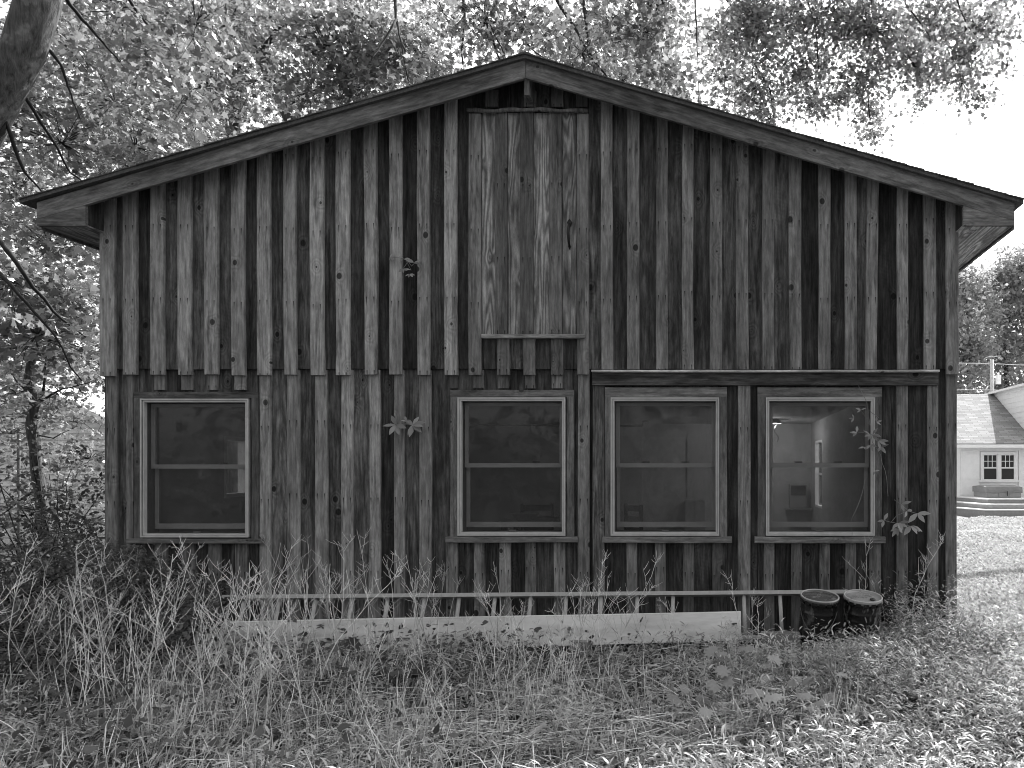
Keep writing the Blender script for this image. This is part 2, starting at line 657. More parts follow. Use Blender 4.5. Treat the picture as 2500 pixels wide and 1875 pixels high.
def roof_z(x):
    return ridge.z - (ridge.x - x) * slL if x < ridge.x else ridge.z - (x - ridge.x) * slR


# windows: outline of the pale frame in photo pixels
WIN = [dict(l=349, r=612, t=974, b=1311), dict(l=1120, r=1382, t=971, b=1307),
       dict(l=1492, r=1756, t=971, b=1307), dict(l=1869, r=2134, t=971, b=1307)]

# structural wall behind the siding, with the four openings left free (one mesh)
wall = MB()
zt = PZ(901)
ops = [(PX(w['l'] + 2), PX(w['r'] - 2), PZ(w['b'] - 2), PZ(w['t'] + 2)) for w in WIN]
xs = [XL]
for a, b, c, d in ops:
    xs += [a, b]
xs.append(XR)
for i in range(0, len(xs), 2):
    wall.box(xs[i], xs[i + 1], 0.031, 0.14, -0.1, zt)
for a, b, c, d in ops:
    wall.box(a, b, 0.031, 0.14, -0.1, c)
    wall.box(a, b, 0.031, 0.14, d, zt)
wall.prism_y([(XL, zt), (XR, zt), (XR, roof_z(XR) - 0.09), (ridge.x, ridge.z - 0.09), (XL, roof_z(XL) - 0.09)], 0.031, 0.14)
front = wall.build("front_wall", M['wood'], barn, tone=0.05)


def tn(v, k=0.1):
    return v * random.uniform(1 - k, 1 + k)


# --- upper siding
UB, UT = -0.027, 0.022      # front of upper boards, thickness
UBAT = -0.062
z_bd, z_bt = PZ(901, UB), PZ(915, UBAT)
z_bdR, z_btR = PZ(900.5, UB), PZ(901.5, UBAT)
upper_bat = [(299, 332, .25), (367, 399, .27), (433.5, 465, .28), (498, 530, .31), (564, 596.5, .23), (627.5, 659.5, .27), (693, 723, .24),
             (757, 790, .31), (820, 853, .33), (889.5, 920, .28), (950, 980, .28), (1019, 1049, .27), (1085, 1116, .31)]
upper_bd = [(278, .12), (315, .05), (383, .13), (449, .12), (514, .08), (580, .07), (643, .085), (708, .13), (773, .10), (836, .065), (905, .055),
            (965, .04), (1034, .065), (1100, .045)]
up_right_bat = [(1468, 1497, .24), (1530, 1560, .20), (1602, 1630, .18), (1666, 1694, .20), (1733, 1763, .17), (1797.5, 1828, .15),
                (1861, 1890, .19), (1928, 1958, .20), (1998, 2027, .19), (2063, 2092, .18), (2126, 2154, .24), (2191, 2218, .23), (2256, 2285, .22)]
up_right_bd = [(1437, .13), (1482, .085), (1545, .07), (1616, .10), (1680, .06), (1748, .10), (1813, .085), (1876, .14), (1943, .042),
               (2012, .045), (2078, .11), (2140, .045), (2205, .045), (2270, .055)]


def top(x):
    return roof_z(x) - 0.07


def up_board(a, b, zb, tone, name="board", yf=UB, t=UT, mat='wood', lean=0.0, jit=0.0012):
    tone = tone * .9 if mat == 'wood' else tone * 1.08
    return vplank(name, front, M[mat], a, b, zb, top(a), top(b), yf, t, tone, lean, jit)


eb = [p[0] for p in upper_bd] + [1146]
for (a, tone), b in zip(upper_bd, eb[1:]):
    up_board(PX(a, UB) + 0.001, PX(b, UB) - 0.001, z_bd + random.uniform(-.003, .003), tn(tone))
eb = [p[0] for p in up_right_bd] + [2322]
for (a, tone), b in zip(up_right_bd, eb[1:]):
    up_board(PX(a, UB) + 0.001, PX(b, UB) - 0.001, z_bdR + random.uniform(-.002, .002), tn(tone))
for a, b, tone in upper_bat:
    up_board(PX(a, UBAT), PX(b, UBAT), z_bt + random.uniform(-.004, .004), tn(tone, .06), "batten", UBAT, 0.034, 'batten', random.uniform(-.004, .001), 0.003)
for a, b, tone in up_right_bat:
    lean = -0.012 if 2120 < a < 2130 else random.uniform(-.003, .003)
    x0 = -0.045 if 2120 < a < 2130 else 0
    up_board(PX(a, UBAT) + x0, PX(b, UBAT) + x0, z_btR, tn(tone, .06), "batten", UBAT, 0.034, 'batten', -lean, 0.003)
# corner boards of the upper storey
up_board(PX(243, UBAT), PX(278.5, UBAT), PZ(918, UBAT), .25, "corner_board", UBAT - 0.002, 0.034, 'batten')
up_board(PX(2311, UBAT), PX(2341, UBAT), PZ(913.5, UBAT), .23, "corner_board", UBAT - 0.002, 0.034, 'batten')
# battens either side of the loft door and the short pieces above and below it
for a, b, tone, py in ((1144, 1174, .20, 915), (1409, 1437, .21, 914)):
    z1 = PZ(277, UBAT)
    vplank("batten", front, M['batten'], PX(a, UBAT), PX(b, UBAT), PZ(py, UBAT), z1, z1, UBAT, 0.034, tone)
zc = PZ(265, UB)
for a, b, tone in ((1146, 1196, .06), (1196, 1246, .05), (1246, 1296, .055), (1296, 1342, .06), (1342, 1390, .07), (1390, 1437, .05)):
    x0, x1 = PX(a, UB) + .001, PX(b, UB) - .001
    if x0 < ridge.x < x1:
        vplank("board", front, M['wood'], x0, x1, zc, top(x0) - .02, top(x1) - .02, UB, UT, tone)
    else:
        up_board(x0, x1, zc, tone)
for a, b, tone in ((1185, 1216, .10), (1279, 1309, .15), (1346, 1376, .11), (1406, 1434, .10)):
    x0, x1 = PX(a, UBAT), PX(b, UBAT)
    z1 = top(x0 if x0 < ridge.x else x1) - (0.0 if a != 1279 else 0.10)
    vplank("batten", front, M['batten'], x0, x1, zc, z1, z1, UBAT, 0.034, tone)
for a, b, tone in ((1146, 1180, .05), (1180, 1211, .09), (1211, 1260, .10), (1260, 1306, .09), (1306, 1345, .09), (1345, 1375, .11), (1375, 1437, .08)):
    zb = PZ(901, UB)
    z1 = PZ(815, UB)
    vplank("board", front, M['wood'], PX(a, UB) + .001, PX(b, UB) - .001, zb, z1, z1, UB, UT, tone)
for a, b, tone in ((1214, 1243, .17), (1277.5, 1306, .17), (1345, 1374, .18)):
    z1 = PZ(824, UBAT)
    vplank("batten", front, M['batten'], PX(a, UBAT), PX(b, UBAT), PZ(915, UBAT), z1, z1, UBAT, 0.034, tone)

# --- loft door
door = empty("loft_door", (PX(1290), -0.05, PZ(815)), barn)
DY = -0.040
zb, z1 = PZ(816, DY), PZ(276, DY)
for a, b, tone in ((1177, 1211, .31), (1239, 1271.5, .30), (1302, 1342, .32), (1372, 1408, .24)):
    vplank("board", door, M['figured'], PX(a, DY) + .001, PX(b, DY) - .001, zb, z1, z1, DY, 0.018, tone)
for a, b, tone in ((1211, 1239.5, .14), (1271, 1303, .11), (1342, 1372.5, .15)):
    vplank("batten", door, M['batten'], PX(a, DY), PX(b, DY), zb, z1, z1, -0.064, 0.024, tone)
hd = MB()
hx, hz0, hz1 = PX(1390, -0.06), PZ(606, -0.06), PZ(536, -0.06)
zc_ = (hz0 + hz1) / 2
hd.tube([(hx - .004, -0.052, hz1 - .03), (hx, -0.085, hz1 - .06), (hx - .004, -0.095, zc_), (hx, -0.085, hz0 + .05), (hx, -0.052, hz0 + .02)],
        [.009, .011, .013, .011, .009], 8)
hd.prism_y([(hx, hz1 + .01), (hx - .022, hz1 - .02), (hx - .01, hz1 - .055), (hx + .01, hz1 - .055), (hx + .022, hz1 - .02)], -0.054, -0.043)
hd.prism_y([(hx, hz0 - .01), (hx - .014, hz0 + .02), (hx, hz0 + .04), (hx + .014, hz0 + .02)], -0.054, -0.043)
tag(hd.build("handle", M['iron'], door, True), "black wrought iron pull handle")
pl = MB()
pp = []
for i in range(14):
    u = i / 13
    q = P(1140 + 296 * u, 269 + 1.5 * math.sin(u * 9), -0.08)
    pp.append((q.x, q.y, q.z + 0.004 * math.sin(u * 23)))
pl.tube(pp, [.017 + .003 * math.sin(i * 1.7) for i in range(14)], 8)
pl.build("door_head_pole", M['batten'], barn, True, tone=.15)
hplank("door_sill", barn, M['trim'], PX(1175, -.1), PX(1427, -.1), PZ(825, -.1), PZ(815.5, -.1), -0.10, 0.058, .30)

# --- lower siding
LB, LT = 0.0, 0.03
LBAT = -0.026
GZ0 = -0.06


def win_at(x):
    for i, w in enumerate(WIN):
        if PX(w['l'] - 24) < x < PX(w['r'] + 22):
            return i
    return None


# outline pixels of the outer casing of each window: left, right, head top, sill bottom
CAS = [dict(l=326, r=630, t=957, s0=308, s1=639, sb=1327, st=1316), dict(l=1099, r=1401, t=952, s0=1088, s1=1410, sb=1324.5, st=1311),
       dict(l=1477, r=1775, t=945, s0=1470.6, s1=1787, sb=1326, st=1311), dict(l=1849.5, r=2153.5, t=945, s0=1842.7, s1=2162, sb=1326, st=1311)]


def low_piece(name, a, b, tone, zlo, zhi, yf, t, mat):
    tone = tone * .9 if mat == 'wood' else tone * 1.08
    vplank(name, front, M[mat], PX(a, yf) + .001, PX(b, yf) - .001, zlo, zhi, zhi, yf, t, tone, 0, 0.0015)


# boards: (left, right, tone); those that meet a window are cut above and below it
low_bd = [(270, 317, .12), (317, 341, .12), (341, 391, .10), (391, 459, .07), (459, 523, .09), (523, 588, .06), (588, 646, .07), (646, 715, .17), (715, 783, .11),
          (783, 847, .09), (847, 914, .17), (914, 973, .05), (973, 1037, .11), (1037, 1103, .10), (1103, 1169, .07), (1169, 1232, .08),
          (1232, 1295, .06), (1295, 1365, .05), (1365, 1427, .09), (1427, 1462, .03), (1462, 1542, .05), (1542, 1612, .055), (1612, 1681, .06),
          (1681, 1752, .07), (1752, 1817, .055), (1817, 1878, .045), (1878, 1945, .045), (1945, 2014, .05), (2014, 2077, .04), (2077, 2137, .045),
          (2137, 2203, .05), (2203, 2278, .045), (2278, 2324, .05)]
ztop = PZ(897)
for a, b, tone in low_bd:
    hit = [c for c in CAS if a < c['r'] - 6 and b > c['l'] + 6]
    if not hit:
        low_piece("board", a, b, tn(tone * .95), GZ0, ztop, LB, LT, 'wood')
        continue
    c = hit[0]
    rest = []
    if a < c['l'] - 6:
        low_piece("board", a, c['l'], tn(tone), GZ0, ztop, LB, LT, 'wood')
        a = c['l']
    if b > c['r'] + 6:
        low_piece("board", c['r'], b, tn(tone), GZ0, ztop, LB, LT, 'wood')
        b = c['r']
    low_piece("board", a, b, tn(tone, .3), GZ0, PZ(c['sb'] - 3), LB, LT, 'wood')
    low_piece("board", a, b, tn(tone * 1.25, .25), PZ(c['t'] + 3), ztop, LB, LT, 'wood')
zbt = PZ(903, LBAT)
for a, b, tone in [(633, 660, .22), (700.6, 731, .22), (768.7, 798.7, .21), (833, 862, .25), (901, 927.5, .24), (961, 986.7, .21), (1022.5, 1052.5, .16),
                   (1411, 1440, .16)]:
    low_piece("batten", a, b, tn(tone * 1.12, .05), GZ0, zbt, LBAT, 0.0255, 'batten')
for a, b, tone in [(1801, 1832.5, .22), (2188.6, 2217, .15), (2264.5, 2291.5, .20)]:
    low_piece("batten", a, b, tn(tone, .05), GZ0, PZ(941, LBAT), LBAT, 0.0255, 'batten')
low_piece("casing_board", 1446.5, 1476.5, .13, GZ0, PZ(941, LBAT), LBAT, 0.0255, 'wood')
low_piece("batten", 307.6, 326, .17, GZ0, PZ(903, LBAT), LBAT, 0.0255, 'batten')
for a, b, tone, t0, b0 in [(375, 402, .20, 903, 952), (441, 470, .19, 903, 952), (506, 531, .20, 903, 952), (571, 599, .25, 903, 952),
                           (1155, 1181, .12, 903, 948), (1215.5, 1242, .12, 903, 948), (1282, 1306, .14, 903, 948), (1346.5, 1374, .20, 903, 948),
                           (1097, 1117, .11, 903, 948)]:
    low_piece("batten", a, b, tn(tone), PZ(b0, LBAT), PZ(t0, LBAT), LBAT, 0.0255, 'batten')
for a, b, tone in [(376.6, 406.6, .17), (444.6, 474.7, .18), (508, 538, .17), (573, 604, .17), (1089, 1117, .17), (1156, 1183, .21), (1218.7, 1247, .22),
                   (1282, 1307.6, .13), (1351, 1379, .22), (1529, 1555, .19), (1599, 1625, .17), (1668, 1695, .15), (1739, 1765, .08),
                   (1865, 1891, .17), (1932, 1958, .13), (2001, 2027, .14), (2064, 2090.5, .13), (2123, 2151, .17)]:
    low_piece("batten", a, b, tn(tone), GZ0, PZ(1324, LBAT), LBAT, 0.0255, 'batten')
vplank("corner_board", barn, M['batten'], PX(255.7, -.03), PX(283, -.03), GZ0, PZ(904), PZ(904), -0.024, 0.054, .18)
vplank("corner_board", barn, M['batten'], PX(2311, -.03), PX(2337.4, -.03), GZ0, PZ(904), PZ(904), -0.024, 0.054, .19)

# --- long drip beam over the two right windows
hplank("drip_cap", barn, M['trim'], PX(1444, -.1), PX(2294, -.1), PZ(908, -.1), PZ(903, -.1), -0.105, 0.10, .5)
hplank("header_beam", barn, M['wood'], PX(1446, -.05), PX(2291, -.05), PZ(940.5, -.05), PZ(908.4, -.05), -0.052, 0.05, .085)

# --- windows
for i, (w, c) in enumerate(zip(WIN, CAS)):
    cx = PX((w['l'] + w['r']) / 2)
    win = empty("window", (cx, 0, PZ(w['b'])), barn)
    yc = -0.030
    tones = [.11, .15, .17, .16][i]
    # casing boards
    hplank("casing", win, M['trim'], PX(c['l'], yc), PX(c['r'], yc), PZ(w['t'] - 2, yc), PZ(c['t'], yc), yc, 0.029, tones)
    vplank("casing", win, M['trim'], PX(c['l'], yc), PX(w['l'] - 1, yc), PZ(c['st'] - 1, yc), PZ(w['t'] - 2.6, yc), PZ(w['t'] - 2.6, yc), yc, 0.029, tones * .9)
    vplank("casing", win, M['trim'], PX(w['r'] + 1, yc), PX(c['r'], yc), PZ(c['st'] - 1, yc), PZ(w['t'] - 2.6, yc), PZ(w['t'] - 2.6, yc), yc, 0.029, tones * .9)
    hplank("sill", win, M['trim'], PX(c['s0'], -.07), PX(c['s1'], -.07), PZ(c['sb'], -.07), PZ(c['st'], -.07), -0.075, 0.075, tones * 1.15, roll=0.0)
    # pale frame: two stepped rims
    x0, x1, z0, z1 = PX(w['l']), PX(w['r']), PZ(w['b']), PZ(w['t'])
    fr = MB()
    for e, wd, ya, yb in ((0.0, 0.012, -0.036, 0.008), (0.0145, 0.0155, -0.028, 0.008)):
        a, b, cc, dd = x0 + e, x1 - e, z0 + e, z1 - e
        fr.box(a, a + wd, ya, yb, cc, dd)
        fr.box(b - wd, b, ya, yb, cc, dd)
        fr.box(a + wd, b - wd, ya, yb, cc, cc + wd)
        fr.box(a + wd, b - wd, ya, yb, dd - wd, dd)
    fr.build("frame", M['white_vinyl'], win)
    jb = MB()
    a, b, cc, dd = x0 + .010, x1 - .010, z0 + .010, z1 - .010
    for e_ in ((a, a + .022, cc, dd), (b - .022, b, cc, dd), (a + .022, b - .022, cc, cc + .022), (a + .022, b - .022, dd - .022, dd)):
        jb.box(e_[0], e_[1], .009, .15, e_[2], e_[3])
    jb.build("jamb", M['jamb'], win)
    a, b, cc, dd = x0 + .033, x1 - .033, z0 + .033, z1 - .033
    zm = PZ(1136) if i else PZ(1139)
    # upper sash stands in the outer track, lower one behind it
    for nm, q0, q1, ya, bot, tp in (("upper_sash", zm - .018, dd - .004, 0.045, .036, .030), ("lower_sash", cc + .03, zm + .016, 0.088, .045, .030)):
        s = MB()
        sw = .032
        s.box(a + .004, a + sw, ya, ya + .03, q0, q1)
        s.box(b - sw, b - .004, ya, ya + .03, q0, q1)
        s.box(a + sw, b - sw, ya, ya + .03, q0, q0 + bot)
        s.box(a + sw, b - sw, ya, ya + .03, q1 - tp, q1)
        so = s.build(nm, M['sash'], win)
        MB().box(a + sw, b - sw, ya + .013, ya + .017, q0 + bot, q1 - tp).build("pane", M['dusty_glass' if i >= 2 else 'glass'], so)
    lk = MB()
    for u in ((0.30, 0.70) if i > 1 else (0.72,)):
        xx = a + (b - a) * u
        lk.box(xx - .035, xx + .03, .078, .087, zm + .019, zm + .034)
    lk.build("sash_lock", M['iron'], win)
    MB().box(a + .002, b - .002, 0.012, 0.014, cc + .002, dd - .002).build("insect_screen", M['screen'], win)
    lat = MB().box(cx - .03, cx + .03, -0.002, 0.010, cc + .004, cc + .014)
    lat.build("screen_latch", M['jamb'], win)

# --- rakes, returns, soffits, roof
def rk(px, py):
    q = P(px, py, RY)
    return (q.x, q.z)


aL = math.atan2(ridge.x - tipL.x, ridge.z - tipL.z)
aR = math.atan2(tipR.x - ridge.x, ridge.z - tipR.z)
slab("rake_board", barn, M['trim'], [rk(90, 534), rk(1282.6, 190), rk(1282.6, 141), rk(90, 494)], RY, RY + .03, aL, .175)
slab("rake_board", barn, M['trim'], [rk(1283.4, 190), rk(2477, 538), rk(2477, 496), rk(1283.4, 141)], RY, RY + .03, math.pi - aR, .175)
slab("eave_return", barn, M['trim'], [rk(90, 551), rk(208, 551), rk(208, 500.6), rk(90, 534.6)], RY + .001, RY + .03, math.pi / 2, .14)
slab("eave_return", barn, M['trim'], [rk(2352, 550), rk(2477, 550), rk(2477, 538.6), rk(2352, 502.4)], RY + .001, RY + .03, math.pi / 2, .16)
zs = rk(90, 551)[1]
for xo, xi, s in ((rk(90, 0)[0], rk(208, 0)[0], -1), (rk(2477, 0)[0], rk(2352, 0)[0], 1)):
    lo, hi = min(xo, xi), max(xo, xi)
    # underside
    so = MB().box(lo, hi, -.012, 0, 0, DEPTH + 0.5).build("soffit", M['figured'], None, loc=(0, 0, 0), tone=.42 if s > 0 else .26)  # right side toned lighter to carry light bounced up from the lawn
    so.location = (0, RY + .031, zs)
    so.rotation_euler = (-math.pi / 2, 0, 0)
    so.parent = barn
    so.matrix_parent_inverse = parent_world(barn).inverted()
    MB().box(xo - .012, xo + .012, RY + .031, DEPTH + .28, zs - .02, roof_z(xo) - .04).build("fascia", M['trim'], barn, tone=.14)
    # inner cheek of the boxed return
    MB().box(xi - .006, xi + .006, RY + .031, -.056, zs + .013, roof_z(xi) - .06).build("return_cheek", M['wood'], barn, tone=.07)
roof = MB()
th = .028
for a_, b_ in ((tipL, ridge), (ridge, tipR)):
    roof.prism_y([(a_.x, a_.z), (a_.x, a_.z - th), (b_.x, b_.z - th), (b_.x, b_.z)][::-1], RY - .035, DEPTH + .32)
rf = roof.build("roof", M['shingle'], barn)
# shingle courses standing proud along the visible edge
for s_, (a_, b_) in enumerate(((tipL, ridge), (tipR, ridge))):
    nrow = 30
    for k in range(nrow):
        u0, u1 = k / nrow, (k + 1.12) / nrow
        u1 = min(u1, 1.0)
        p0, p1 = a_.lerp(b_, u0), a_.lerp(b_, u1)
        o_ = random.uniform(0.0, .012)
        poly = [(p0.x, p0.z + .001), (p1.x, p1.z + .001), (p1.x, p1.z + .005), (p0.x, p0.z + .013)]
        if s_ == 1:
            poly = poly[::-1]
        MB().prism_y(poly, RY - .04 - o_, DEPTH + .32).build("shingle_course", M['shingle'], rf)
cap = MB()
cp = P(1283, 138, RY)
cap.prism_y([(cp.x - .16, roof_z(cp.x - .16) + .014), (cp.x + .16, roof_z(cp.x + .16) + .014), (cp.x, cp.z + .03)], RY - .03, DEPTH + .3)
cap.build("ridge_cap", M['shingle'], rf)
MB().box(ridge.x - .02, ridge.x + .025, RY + .031, .02, ridge.z - .30, ridge.z - .06).build("ridge_beam", M['trim'], barn, tone=.14)

# --- side and back walls with boards, openings for the windows inside shows
def side_wall(x, s, opens):
    """x: outer face; s: +1 right, -1 left; opens: (y0, y1, z0, z1)"""
    mb = MB()
    xi = x - s * .12
    lo, hi = min(x - s * .03, xi), max(x - s * .03, xi)
    zt_ = roof_z(x) - .09
    ys = [0.14]
    for y0, y1, z0, z1 in opens:
        mb.box(lo, hi, ys[-1], y0, -.1, zt_)
        mb.box(lo, hi, y0, y1, -.1, z0)
        mb.box(lo, hi, y0, y1, z1, zt_)
        ys.append(y1)
    mb.box(lo, hi, ys[-1], DEPTH, -.1, zt_)
    w = mb.build("side_wall", M['drywall'], barn)
    y = .14
    k = 0
    while y < DEPTH - .05:
        y2 = min(y + .225, DEPTH)
        segs = [(-.08, zt_)]
        for y0, y1, z0, z1 in opens:
            if y2 > y0 and y < y1:
                segs = [(-.08, z0), (z1, zt_)]
        for z0, z1 in segs:
            o = MB().box(min(x, x - s * .028), max(x, x - s * .028), y + .002, y2 - .002, z0, z1).build("board", M['wood'], w, tone=tn(.09, .4))
            o = MB().box(min(x, x + s * .02), max(x, x + s * .02), y - .05, y + .05, z0, z1).build("batten", M['batten'], w, tone=tn(.2, .2))
        y = y2
    for y0, y1, z0, z1 in opens:
        f = MB()
        a_, b_ = min(x + s * .022, xi), max(x + s * .022, xi)
        f.box(a_, b_, y0, y0 + .04, z0, z1)
        f.box(a_, b_, y1 - .04, y1, z0, z1)
        f.box(a_, b_, y0 + .04, y1 - .04, z0, z0 + .04)
        f.box(a_, b_, y0 + .04, y1 - .04, z1 - .04, z1)
        f.box(a_ + .05, b_ - .03, y0 + .04, y1 - .04, (z0 + z1) / 2 - .02, (z0 + z1) / 2 + .02)
        wo_ = f.build("window", M['white_paint'], barn)
        MB().box(x - s * .06 - .002, x - s * .06 + .002, y0 + .04, y1 - .04, z0 + .04, z1 - .04).build("pane", M['clear_glass'], wo_)
    return w


# the left one is glimpsed through the first window, the right one through the fourth
side_wall(XL, -1, [(1.45, 1.95, 1.13, 1.77)])
side_wall(XR, 1, [(7.2, 8.15, .70, 1.94)])
bk = MB()
zt_ = roof_z(XL) - .09
bops = [(0.3, 1.2, 0.05, 2.05)]
xx = XL + .02
for a_, b_, c_, d_ in bops:
    bk.box(xx, a_, DEPTH - .12, DEPTH, -.1, zt_)
    bk.box(a_, b_, DEPTH - .12, DEPTH, -.1, c_)
    bk.box(a_, b_, DEPTH - .12, DEPTH, d_, zt_)
    xx = b_
bk.box(xx, XR - .02, DEPTH - .12, DEPTH, -.1, zt_)
bk.prism_y([(XL + .02, zt_), (XR - .02, zt_), (ridge.x, ridge.z - .09)], DEPTH - .12, DEPTH)
bk.build("back_wall", M['drywall'], barn)
dr = MB().box(.28, 1.22, DEPTH - .09, DEPTH - .05, .0, 2.07)
dr.build("door", M['white_vinyl'], barn)
ZF, ZC = .03, 2.31
MB().box(XL + .12, XR - .12, .141, DEPTH - .12, -.09, ZF).build("floor", M['floor'], barn)
MB().box(XL + .12, XR - .12, .141, DEPTH - .12, ZC, ZC + .03).build("ceiling", M['ceiling'], barn)
MB().box(XL + .121, XR - .121, .1405, .155, ZC - .2, ZC - .001).build("lining_board", M['drywall'], barn)

# ------------------------------------------------------------------ inside the barn
def furniture():
    # table with a bowl, seen through the second window
    yt = 2.6
    tz = PZ(1268, yt)
    x0, x1 = PX(1230, yt), PX(1420, yt)
    t = empty("table", ((x0 + x1) / 2, yt, ZF))
    tag(t, "dark table inside the barn behind the second window from left", "table")
    MB().box(x0, x1, yt - .35, yt + .35, tz - .045, tz).build("table_top", M['dark'], t)
    for ax in (x0 + .08, x1 - .08):
        for ay in (yt - .28, yt + .28):
            MB().box(ax - .03, ax + .03, ay - .03, ay + .03, ZF, tz - .045).build("leg", M['dark'], t)
    bw_ = MB().lathe([(0.0, .012), (.06, .012), (.075, 0), (.08, 0), (.17, .075), (.175, .08), (.165, .08), (.07, .02), (0.0, .02)], (PX(1287, yt), yt - .1, tz), 24)
    b = bw_.build("bowl", M['porcelain'], None, True)
    tag(b, "pale bowl standing on the dark table inside", "bowl")
    for nm, px, yc, rz, lab in (("chair", 1268, 3.1, 0.1, "dark chair behind the table seen through the second window from left"),
                                ("chair", 1540, 3.3, 2.2, "dark slatted chair seen low in the third window from left")):
        c = empty(nm, (PX(px, yc) + .2, yc, ZF), None, rz)
        tag(c, lab, "chair", "chairs inside the barn")
        MB().box(-.21, .21, -.21, .21, .43, .47).build("seat", M['dark'], c, loc=c.location).matrix_parent_inverse = Matrix()
        c.children[-1].location = (0, 0, 0)
        for ax, ay, h in ((-.19, -.19, .43), (.19, -.19, .43), (-.19, .19, .95), (.19, .19, .95)):
            l_ = MB().box(ax - .018, ax + .018, ay - .018, ay + .018, 0, h).build("leg", M['dark'], None)
            l_.parent = c
        for z in (.58, .72, .86):
            s_ = MB().box(-.17, .17, .18, .20, z, z + .075).build("back_slat", M['dark'], None)
            s_.parent = c
    yb = DEPTH - .14
    # cabinet and heater against the back wall
    cab = empty("cabinet", (PX(1696, yb), yb - .15, ZF))
    tag(cab, "grey two door cabinet against the back wall in the third window", "cabinet")
    a, b = PX(1672, yb), PX(1722, yb)
    zc2 = PZ(1220, yb)
    MB().box(a, b, yb - .3, yb, ZF, zc2).build("carcass", M['deck'], cab)
    m = (a + b) / 2
    MB().box(a + .01, m - .005, yb - .32, yb - .301, ZF + .03, zc2 - .02).build("door", M['tub'], cab)
    MB().box(m + .005, b - .01, yb - .32, yb - .301, ZF + .03, zc2 - .02).build("door", M['tub'], cab)
    ht = empty("wall_heater", (PX(1946, yb), yb - .1, PZ(1240, yb)))
    tag(ht, "dark grilled heater on a shelf at the back wall, fourth window", "heater")
    a, b = PX(1926, yb), PX(1966, yb)
    MB().box(a, b, yb - .22, yb - .001, PZ(1238, yb), PZ(1182, yb)).build("casing", M['deck'], ht)
    MB().box(a + .02, b - .02, yb - .235, yb - .221, PZ(1208, yb), PZ(1185, yb)).build("grille", M['dark'], ht)
    MB().box(a - .08, b + .1, yb - .3, yb - .001, PZ(1243, yb), PZ(1240, yb)).build("shelf", M['tub'], ht)
    pc = MB()
    y_ = 4.0
    pc.tube([P(1100, 1037, y_), P(1567, 1040, y_), P(1569, 1037, y_), P(1569, 1030, y_), P(1585, 1029, y_)], .012, 8)
    tag(pc.build("pipe", M['dark'], None, True), "thin dark pipe running below the ceiling inside the barn", "pipe")
    # lit pendant lamp at the edge of the fourth window
    yl = 7.4
    lp = P(1888, 1034, yl)
    lamp = empty("pendant_lamp", lp)
    tag(lamp, "lit pendant work lamp with loose cord in the fourth window", "lamp")
    MB().lathe([(.03, .16), (.05, .15), (.09, .09), (.15, .005), (.155, 0), (.148, 0), (.085, .085), (.045, .14), (.03, .15)], lp, 28).build("lamp_shade", M['deck'], lamp, True)
    em = NT('lit_bulb')
    e = em.n("ShaderNodeEmission")
    e.inputs[0].default_value = grey(1)
    e.inputs[1].default_value = 4
    mat = em.done(e.outputs[0])
    MB().lathe([(0, .0), (.03, .012), (.038, .04), (.028, .075), (.02, .1), (0, .1)], lp + Vector((0, 0, .02)), 16).build("bulb", mat, lamp, True)
    cd = [lp + Vector((.0, 0, .16)), lp + Vector((.02, 0, .35)), lp + Vector((.0, 0, ZC - lp.z))]
    MB().tube(cd, .006, 6).build("cord", M['dark'], lamp, True)
    lc = [lp + Vector((.055 + .04 * math.sin(k * .9), -.02, .12 - k * .045)) for k in range(11)]
    MB().tube(lc, .006, 6).build("loose_cord", M['dark'], lamp, True)
    ld = bpy.data.lights.new("pendant_bulb_light", 'POINT')
    ld.energy = 9
    ld.shadow_soft_size = .05
    lo = bpy.data.objects.new("pendant_bulb_light", ld)
    COL.objects.link(lo)
    lo.location = (lp.x, lp.y, lp.z - .03)
    lo.parent = lamp
    lo.matrix_parent_inverse = parent_world(lamp).inverted()


furniture()


# ------------------------------------------------------------------ foliage tools
def leaf_tpl(outline, cz=0.3, droop=0.12):
    pts = [(0, cz)] + outline
    v = [(x, y, -droop * (x * x * 1.6 + (y - cz) ** 2)) for x, y in pts]
    n = len(outline)
    f = [(0, 1 + i, 1 + (i + 1) % n) for i in range(n)]
    return np.array(v, float), np.array(f, int)


MAPLE = leaf_tpl([(0, 0), (.40, -.02), (.30, .22), (.56, .48), (.24, .52), (0, 1.0), (-.24, .52), (-.56, .48), (-.30, .22), (-.40, -.02)])
SIMPLE = leaf_tpl([(0, 0), (.30, .30), (.18, .70), (0, 1.0), (-.18, .70), (-.30, .30)], 0.45)
CARD = leaf_tpl([(0, 0), (.45, .1), (.28, .42), (.5, .75), (.05, .65), (-.2, 1.0), (-.35, .55), (-.55, .3)], 0.4, 0.3)
PALM = leaf_tpl([(0, 0.02), (.30, -.14), (.34, .06), (.62, .10), (.50, .30), (.66, .52), (.40, .50), (.36, .80), (.16, .62), (0, 1.0),
                 (-.16, .62), (-.36, .80), (-.40, .50), (-.66, .52), (-.50, .30), (-.62, .10), (-.34, .06), (-.30, -.14)], 0.25, 0.18)
LEAFLET = leaf_tpl([(0, 0), (.13, .22), (.20, .52), (.11, .80), (0, 1.0), (-.11, .80), (-.20, .52), (-.13, .22)], 0.5, 0.35)
BLADE = (np.array([(0, 0, 0), (.075, .32, .05), (-.075, .32, .05), (.065, .68, .0), (-.065, .68, .0), (0, 1, -.16)], float),
         np.array([(0, 1, 2), (1, 3, 4), (1, 4, 2), (3, 5, 4)], int))


